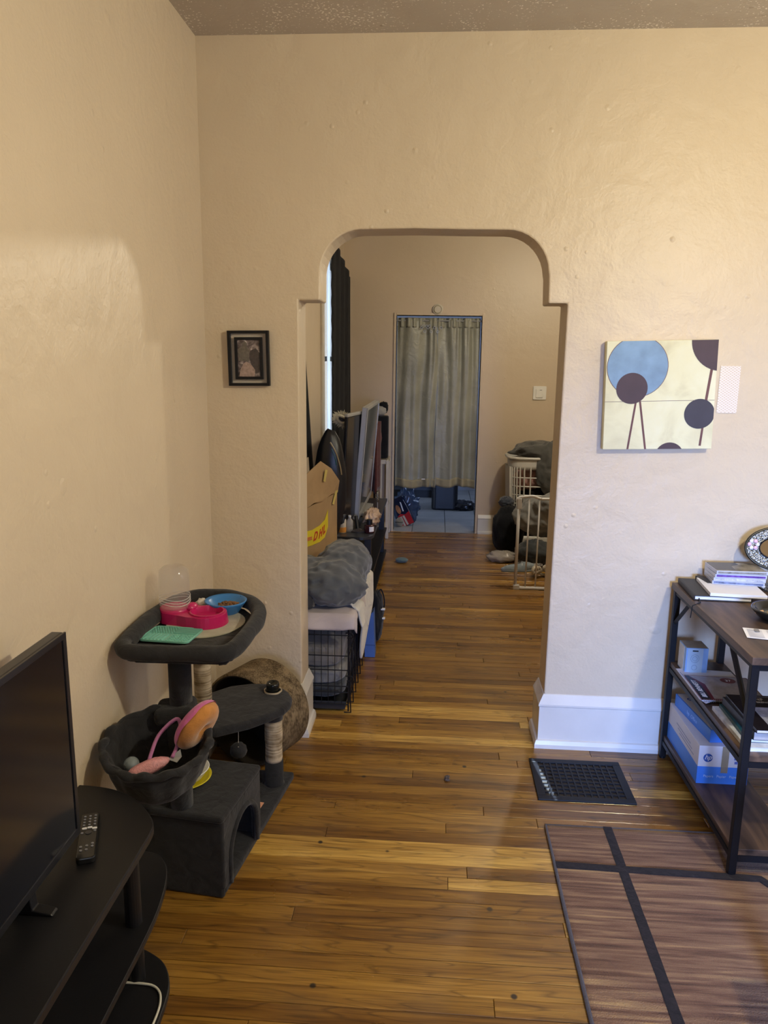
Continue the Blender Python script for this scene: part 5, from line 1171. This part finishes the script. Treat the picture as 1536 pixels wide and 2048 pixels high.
m=MB(); m.tube([(-.675,4.51,.10),(-.675,4.51,.455)],.02,12); m.build('gas_post',BLKMET,t)
for k in range(5):
    a=R(72*k+10); m=MB(); m.tube([(-.675,4.51,.10),(-.675+.11*math.cos(a),4.51+.11*math.sin(a),.06)],.012,8); lg=m.build('leg',BLKMET,t)
    m=MB(); m.blob((-.675+.11*math.cos(a),4.51+.11*math.sin(a),.027),(.022,.022,.0255),0,1,1,14); m.build('caster',BLKMET,lg,smooth=True)
t=thing('masquerade_mask','white feathered eye mask with a red ribbon hung on the upper corner of the monitor','mask',(-.63,5.14,1.24))
MM=Matrix.Translation((-.637,5.135,1.228))@Matrix.Rotation(R(22),4,'Y')
m=MB(); FE=cloth('cream_feather',(.62,.58,.45),.15,.4,40)
random.seed(11)
for k in range(46):
    a=2*PI*k/46+random.uniform(-.05,.05); rx,rz=.044,.030; c0=Vector((rx*math.cos(a),0,rz*math.sin(a))); dr=Vector((math.cos(a)*1.2,random.uniform(-.5,.2),math.sin(a))).normalized(); l=random.uniform(.026,.042)
    s_=dr.cross(Vector((0,1,0))).normalized()*.005; p1=c0+dr*l*.5; p2=c0+dr*l
    m.add([MM@(c0-s_*.5),MM@(p1-s_),MM@p2,MM@(p1+s_),MM@(c0+s_*.5)],[(0,1,2,3,4)])
m.build('feathers',FE,t,kind='stuff')
m=MB(); P=[MM@Vector((.036*math.cos(a),-.004,.022*math.sin(a)+.004*math.cos(2*a))) for a in [2*PI*k/24 for k in range(24)]]; m.tube(P,[.010]*24,8,closed=True); m.build('mask_body',FE,t,smooth=True)
m=MB(); m.prism(circ(0,0,.026,20,.014),-.006,-.002,'y',MM); m.build('eye_hole',plain('mask_eye_black',(.01,.01,.01),.3),t)
m=MB(); m.add([MM@Vector(p) for p in ((.040,0,.02),(.058,.0,.055),(.078,.0,.06),(.070,.0,.02),(.060,0,.03),(.05,0,.0))],[(0,1,2,3,4,5)]); m.build('ribbon',plain('wine_ribbon',(.16,.02,.04),.5),t,solid=.002)

# ---- cream plastic rack near the doorway
t=thing('plastic_rack','cream slatted plastic rack standing against the far wall left of the doorway','rack',(-.55,6.95,0))
x0,x1,y0,y1=-.72,-.425,6.80,7.06
for x in (x0,x1):
    for y in (y0,y1): MB().box(x-.014,x+.014,y-.014,y+.014,.002,.735).build('post',CREAMP,t,bevel=.002)
for z in (.06,.30,.70):
    for (a,b_,c_,d_) in ((x0+.014,x1-.014,y0-.008,y0+.008),(x0+.014,x1-.014,y1-.008,y1+.008),(x0-.008,x0+.008,y0+.014,y1-.014),(x1-.008,x1+.008,y0+.014,y1-.014)): MB().box(a,b_,c_,d_,z,z+.04).build('rail',CREAMP,t,bevel=.002)
    MB().box(x0,x1,y0,y1,z+.018,z+.024).build('shelf',CREAMP,t)
for k in range(1,4):
    y=y0+(y1-y0)*k/4; MB().box(x1-.006,x1+.006,y-.008,y+.008,.34,.70).build('slat',CREAMP,t)
for k in range(1,5):
    x=x0+(x1-x0)*k/5; MB().box(x-.008,x+.008,y0-.006,y0+.006,.34,.70).build('slat',CREAMP,t)
t=thing('backpack','black upright bag with a maroon front, standing on the cream rack','bag',(-.55,6.93,.74))
m=MB(); m.prism(rrect(-.10,.10,-.07,.07,.03),.7415,1.13,'z',Mat((-.530,6.93,0))); m.build('bag_body',BLKF,t,bevel=.015,seg=3)
m=MB(); m.blob((-.545,6.855,.93),(.055,.018,.17),.15,3,2,24); m.build('front_pocket',cloth('maroon_fabric',(.10,.018,.02),.2,.3,12),t,smooth=True)
t=thing('plush_toy','grey and black stuffed penguin-like toy lying on top of the black bag','toy',(-.53,6.90,1.14))
m=MB(); m.blob((-.525,6.90,1.175),(.075,.06,.050),.12,3,6,30,zmin=1.131); m.build('body',cloth('light_grey_plush',(.32,.32,.30),.15,.3,18),t,smooth=True)
m=MB(); m.blob((-.478,6.93,1.205),(.045,.05,.055),.25,3,8,26); m.build('head',BLKF,t,smooth=True)
m=MB(); m.tube([(-.535,6.87,1.235),(-.53,6.86,1.20)],[.003,.009],8); m.build('beak',plain('yellow_felt',(.6,.48,.12),.8),t)
t=thing('long_coat','long dark maroon garment hanging between the television and the cream rack','garment',(-.50,6.4,.6))
m=MB(); m.grid(lambda u,v:(-.535+.055*u+.010*math.sin(u*14),6.36+.05*math.sin(u*7)+.03*u,.52+.58*v+.02*math.sin(u*8)),24,20); m.build('drape',cloth('maroon_cloth',(.085,.022,.020),.25,.4,10),t,smooth=True,solid=.02)
m=MB(); m.tube([(-.545,6.38,1.11),(-.475,6.40,1.11)],.008,8); m.build('hanger_bar',BLKMET,t); m=MB(); m.tube([(-.51,6.39,.004),(-.51,6.39,1.11)],.010,8); m.build('stand_post',BLKMET,t); m=MB(); m.cyl(-.51,6.39,.001,.012,.07,20); m.build('stand_base',BLKMET,t)
m=MB(); m.tube([(-.51,6.39,1.11),(-.51,6.39,1.13)],.004,6); m.build('hook',BLKMET,t)

# ---- small things beside the crate
t=thing('box','pink and white cardboard carton wedged between the comforter and the bench','box',(-.43,4.5,0))
MB().box(-.50,-.395,4.42,4.66,.001,.335).build('carton',plain('pink_white_card',(.60,.42,.42),.5,.12,9),t,bevel=.002)
MB().box(-.495,-.400,4.425,4.655,.335,.3355).build('lid_print',plain('pale_pink_card',(.72,.50,.50),.5,.15,20),t)
t=thing('backpack','black nylon bag with white buckles on the floor beside the far end of the crate','bag',(-.36,4.25,0))
m=MB(); m.blob((-.318,4.19,.150),(.045,.12,.150),.18,3,5,36,zmin=.001); m.build('bag_body',BLKF,t,smooth=True)
m=MB(); m.tube(smooth_path([(-.315,4.20,.28),(-.292,4.21,.31),(-.272,4.21,.25),(-.275,4.20,.19),(-.30,4.20,.21)],5),.004,6); m.build('strap_loop',BLKF,t)
for z in (.21,.155): MB().box(-.29,-.262,4.13,4.15,z,z+.008,Mat((0,0,0))).build('buckle',WHITEP,t)
t=thing('document_box','upright blue cardboard file leaning by the far end of the wire crate','file',(-.335,3.97,0))
m=MB(); m.add([(-.360,3.93,.001),(-.302,3.93,.001),(-.302,4.01,.001),(-.360,4.01,.001),(-.362,3.93,.22),(-.312,3.93,.27),(-.312,4.01,.27),(-.362,4.01,.22)],[(3,2,1,0),(4,5,6,7),(0,1,5,4),(1,2,6,5),(2,3,7,6),(3,0,4,7)]); m.build('file_body',plain('blue_card',(.06,.13,.36),.6,.08),t,bevel=.002)
MB().box(-.361,-.301,3.929,3.930,.07,.075).build('fold_line',plain('blue_card_dark',(.03,.07,.2),.6),t)
o=MB().blob((-.246,5.965,.022),(.052,.040,.0215),.05,1.5,2,24).build('slipper',cloth('teal_grey_felt',(.10,.15,.15),.1,.2,20),smooth=True); tag(o,'small rounded grey-green felt pad alone on the bedroom floor','pad')

# ---- baby gate
t=thing('safety_gate','white metal bar safety gate standing behind the right side of the arch','gate',(.95,5.32,0))
GM=plain('pale_grey_enamel',(.62,.63,.66),.3,.03)
gx0,gx1=.612,1.34
for i,x in enumerate([gx0+.0725*k for k in range(11)]):
    m=MB(); m.tube([(x,5.32,.02),(x,5.32,.672)],.0115 if i==0 else .0058,10); m.build('post' if i==0 else 'bar',GM,t,smooth=True)
m=MB(); m.tube([(gx0,5.32,.012),(gx1,5.32,.012)],.012,8); m.build('bottom_rail',GM,t)
m=MB(); m.tube(smooth_path([(gx0-.018,5.32,.655),(gx0-.005,5.32,.678),(gx0+.05,5.32,.688),(gx0+.10,5.32,.692),(gx0+.15,5.32,.676),(gx0+.22,5.32,.674),(gx1,5.32,.676)],5),.010,8); m.build('top_rail',GM,t,smooth=True)
MB().box(gx0-.014,gx0+.02,5.305,5.335,.60,.675).build('hinge_block',GM,t,bevel=.003)
MB().box(gx0-.014,gx0+.03,5.305,5.335,.001,.035).build('corner_block',GM,t,bevel=.003)

# ---- laundry hamper
t=thing('laundry_hamper','tall white plastic lattice laundry hamper overflowing with clothes against the far wall','hamper',(.93,6.80,0))
HM=plain('white_hamper_plastic',(.62,.61,.57),.35,.04)
def hp_pt(u,z,o=0): # rounded rectangle cross-section, tapering
    k=.86+.14*z/.80; a=2*PI*u; n=4.0
    ca,sa=math.cos(a),math.sin(a); rx,ry=.262*k+o,.195*k+o
    return Vector((.925+rx*math.copysign(abs(ca)**(2/n),ca),6.80+ry*math.copysign(abs(sa)**(2/n),sa),z))
NU=72
def solidband(nm,z0,z1):
    m=MB(); m.grid(lambda u,v:hp_pt(u,z0+(z1-z0)*v),NU,3); m.build(nm,HM,t,smooth=True,solid=.004)
solidband('upper_band',.70,.80); solidband('lower_band',.002,.10)
m=MB(); m.add([hp_pt(i/NU,.006) for i in range(NU)],[tuple(range(NU))]); m.build('bottom',HM,t)
for k in range(7): z=.16+.078*k; m=MB(); m.tube([hp_pt(i/NU,z) for i in range(NU)],.006,5,closed=True); m.build('lattice_ring',HM,t)
for k in range(36):
    if True: m=MB(); m.tube([hp_pt((k+.5)/36,.09),hp_pt((k+.5)/36,.72)],.0075 if not k in (16,17,18,19,20) else .022,5); m.build('lattice_bar',HM,t)
m=MB(); m.tube([hp_pt(i/NU,.800,.010) for i in range(NU)],.013,8,closed=True); m.build('rim',HM,t,smooth=True)
# clothes in the hamper
def lump(nm,label,c,r,mat,seed,amp=.15,freq=2.6,zmin=.001,folds=.15,cat='clothes',n=44,grp=None,M=None):
    m=MB(); m.blob(c,r,amp,freq,seed,n,zmin=zmin,folds=folds,M=M); o=m.build(nm,mat,smooth=True); return tag(o,label,cat,grp)
lump('shirt','pink and orange printed cloth seen through the hamper lattice',(.84,6.78,.60),(.13,.11,.11),plain('pink_blue_print',(.55,.30,.26),.8,.5,14),3,.12,3,.10)
lump('clothes_bundle','dark clothes filling the lower half of the hamper',(.93,6.80,.30),(.19,.14,.26),BLKF,4,.08,3,.012)
lump('clothes_bundle','light blue cloth near the top inside the hamper',(.99,6.78,.64),(.12,.11,.10),cloth('light_blue_cloth',(.25,.33,.45),.15),5,.1,3,.2)
m=MB(); m.blob((.95,6.76,.865),(.235,.19,.075),.16,2.4,12,48,folds=.14); m.blob((1.02,6.63,.72),(.125,.085,.235),.14,2.5,5,48,folds=.16); m.blob((1.12,6.70,.83),(.14,.15,.12),.12,2.4,7,40,folds=.1); m.blob((.735,6.76,.835),(.085,.06,.022),.2,3,9,24)
o=m.build('sweatshirt',cloth('grey_fleece',(.095,.095,.09),.2,.4,9),remesh=.010); sm=o.modifiers.new('sm','SMOOTH'); sm.iterations=3; tag(o,'dark grey sweatshirt heaped over the top and front of the hamper','clothes')
# piles
lump('jeans','blue-grey folded garment on the black sack left of the gate',(.64,6.52,.425),(.065,.10,.050),cloth('slate_blue_cloth',(.05,.06,.085),.2),6,.12,3,.37)
lump('trash_bag','stuffed black sack standing on the floor left of the gate post',(.655,6.42,.20),(.135,.16,.215),BLKF,8,.10,2.2,cat='sack',folds=.1)
m=MB(); m.blob((.93,6.15,.38),(.25,.16,.165),.14,2.3,9,48,folds=.16); m.blob((.83,6.18,.43),(.10,.13,.12),.12,2.6,4,40,folds=.14); m.blob((1.02,6.05,.50),(.20,.13,.10),.12,2.6,14,40,folds=.14)
o=m.build('blanket',GREYF2,remesh=.010); sm=o.modifiers.new('sm','SMOOTH'); sm.iterations=3; tag(o,'light grey marled blanket bundled behind the gate bars','blanket')
lump('trousers','dark grey trousers heaped on the floor behind the gate',(.84,6.02,.10),(.15,.12,.11),DKF,10,.16,2.4)
lump('clothes_bundle','black clothes heaped at the right behind the gate',(1.16,5.98,.10),(.13,.13,.11),BLKF,13,.16,2.6)
# wrapped pack in plastic
t=thing('plastic_wrap','clear plastic wrapped bundle on the floor in front of the black sack','plastic wrap',(.58,6.13,0))
m=MB(); m.blob((.585,6.10,.040),(.130,.085,.048),.18,3,3,40,zmin=.001,folds=.12); m.build('film',glassmat('clear_film',(.50,.46,.42),.12,.6,.9),t,smooth=True)
m=MB(); m.blob((.595,6.10,.030),(.10,.065,.028),.1,3,5,24,zmin=.0015); m.build('contents',plain('brown_contents',(.12,.09,.07),.7,.2),t,smooth=True)
# slipper/shoe grey
t=thing('shoe','pale blue-grey sneaker lying on its side under the gate bars','shoe',(.68,5.80,0))
MS=Mat((.69,5.82,0),R(12))
m=MB(); m.blob((0,0,.0),(.14,.045,.040),.05,1.5,3,32,M=None); m.v=[tuple(MS@Vector((x,y*(1.0 if x>0 else .85),max(.012,z+.018+(.018 if x>.03 else 0))))) for x,y,z in m.v]; m.build('upper',cloth('pale_blue_grey_mesh',(.22,.27,.32),.12,.2,40),t,smooth=True)
m=MB(); m.prism([(.142*math.cos(a),.047*math.sin(a)*(1.0 if math.cos(a)>0 else .85)) for a in [2*PI*k/28 for k in range(28)]],.001,.016,'z',MS); m.build('sole',plain('grey_rubber',(.20,.24,.28),.6),t,bevel=.003)
m=MB()
for k in range(4): m.tube([MS@Vector((.02+.02*k,-.028,.050)),MS@Vector((.028+.02*k,0,.062)),MS@Vector((.02+.02*k,.028,.050))],.003,5)
m.build('laces',PAPER,t)
for k,(x,y) in enumerate(((.735,5.99),(.84,5.93))):
    o=MB().blob((x,y,.024),(.055,.035,.0235),.2,3,20+k,24).build('sock',cloth('black_white_print_%d'%k,(.20,.20,.20),.9,.3,26)); tag(o,['black and white patterned sock beside the sneaker, left of its pair','black and white patterned sock at the foot of the dark heap, right of its pair'][k],'sock','patterned socks on the floor')
# rope toy
t=thing('rope_toy','cream and black knotted fleece pet toy on the floor behind the gate','toy',(.83,5.62,0))
random.seed(5)
m=MB()
for k in range(9):
    a=random.uniform(0,6.28); p=Vector((.835+random.uniform(-.065,.085),5.63+random.uniform(-.04,.05),.028+random.uniform(0,.05)))
    P=[p+Vector((.030*math.cos(b_)*math.cos(a),.030*math.cos(b_)*math.sin(a),.018*math.sin(b_))) for b_ in [2*PI*j/14 for j in range(14)]]; m.tube([Vector((q.x,q.y,max(q.z,.012))) for q in P],.0115,8,closed=True)
m.build('knots',cloth('cream_black_fleece',(.45,.41,.34),.25,.4,34),t,smooth=True)

# ================================================================== KITCHEN seen under the curtain
t=thing('pet_food_bag','navy and red printed snack packet leaning inside the left door jamb','bag',(-.30,7.22,0))
MP=Matrix.Translation((-.235,7.40-.02,.012))@Matrix.Rotation(R(-20),4,'Z')@Matrix.Rotation(R(-28),4,'Y')
pk=[(-.045,0),(.045,0),(.048,.05),(.045,.13),(.040,.17),(.046,.19),(.046,.20),(-.046,.20),(-.046,.19),(-.040,.17),(-.048,.10)]
Ms=Matrix.Scale(1.5,4)
MB().prism([(a*1.5,b_*1.5) for a,b_ in pk],-.022,.022,'y',MP).build('packet',plain('navy_foil',(.008,.012,.035),.25,.1),t,bevel=.008,seg=3)
MB().prism([(a*1.5,b_*1.5) for a,b_ in ((-.046,.002),(.046,.002),(.046,.085),(.01,.075),(-.02,.09),(-.047,.08))],-.0232,-.0222,'y',MP).build('red_panel',plain('red_foil_print',(.40,.02,.025),.3),t)
for k in range(2): MB().prism([(a*1.5,b_*1.5) for a,b_ in ((-.030+.022*k,.004),(-.016+.022*k,.004),(-.018+.02*k,.072),(-.032+.02*k,.072))],-.0238,-.0233,'y',MP).build('white_stripe',plain('cream_print',(.55,.50,.40),.4),t)
MB().prism([(a*1.5-.030,b_*1.5+.185) for a,b_ in circ(0,0,.016,18,.032)],-.0238,-.0223,'y',MP).build('picture_print',plain('orange_picture',(.42,.17,.07),.4,.4,30),t)
MB().prism([(a*1.5,b_*1.5) for a,b_ in ((.004,.10),(.012,.098),(.020,.16),(.012,.165))],-.0238,-.0223,'y',MP).build('script_print',PAPER,t)
t=thing('plastic_bag','crumpled blue-grey translucent plastic bag slumped behind the navy packet','bag',(-.25,7.5,0))
m=MB(); m.blob((-.275,7.52,.17),(.12,.10,.17),.3,3,6,40,zmin=.0035,folds=.25); m.build('film',plain('blue_grey_film',(.06,.09,.15),.18,.3,12),t,smooth=True)
t=thing('cloth_sack','cream and black cloth sack on the tiles at the left door jamb','sack',(-.34,7.35,0))
m=MB(); m.blob((-.335,7.33,.045),(.040,.050,.045),.15,2.5,2,30,zmin=.0035); m.build('sack_body',cloth('beige_cloth',(.25,.22,.16),.2),t,smooth=True)
m=MB(); m.tube(smooth_path([(-.370,7.30,.050),(-.335,7.278,.055),(-.30,7.30,.05)],5),.003,6); m.build('tie',BLKF,t)
t=thing('trash_can','low black bin liner bag on the kitchen tiles beneath the curtain','sack',(.13,8.3,0))
m=MB(); m.prism(rrect(-.02,.27,8.22,8.50,.05),.0035,.42,'z'); m.build('bin',plain('black_bin_plastic',(.008,.009,.012),.4),t,bevel=.02,seg=3)
m=MB(); m.blob((.33,8.30,.045),(.13,.10,.06),.3,3,4,30,zmin=.0035,folds=.2); m.build('loose_liner',plain('black_liner_film',(.010,.010,.014),.2),t,smooth=True)
t=thing('kitchen_cabinet','dark low cabinet with toe kick along the kitchen back, under the curtain','cabinet',(-.35,9.2,0))
MB().box(-1.0,.12,8.95,9.55,.10,.86).build('carcass',plain('dark_blue_grey_cabinet',(.035,.042,.06),.5),t,bevel=.003)
for k in range(2): MB().box(-.98+.55*k,-.45+.55*k,8.93,8.95,.14,.84).build('door',plain('dark_blue_grey_door_%d'%k,(.04,.048,.065),.45),t,bevel=.003)
MB().box(-.98,.10,9.0,9.5,.0025,.10).build('toe_kick',BLACK,t)
MB().box(-1.02,.14,8.92,9.57,.86,.90).build('worktop',plain('grey_worktop',(.2,.2,.2),.4),t,bevel=.003)
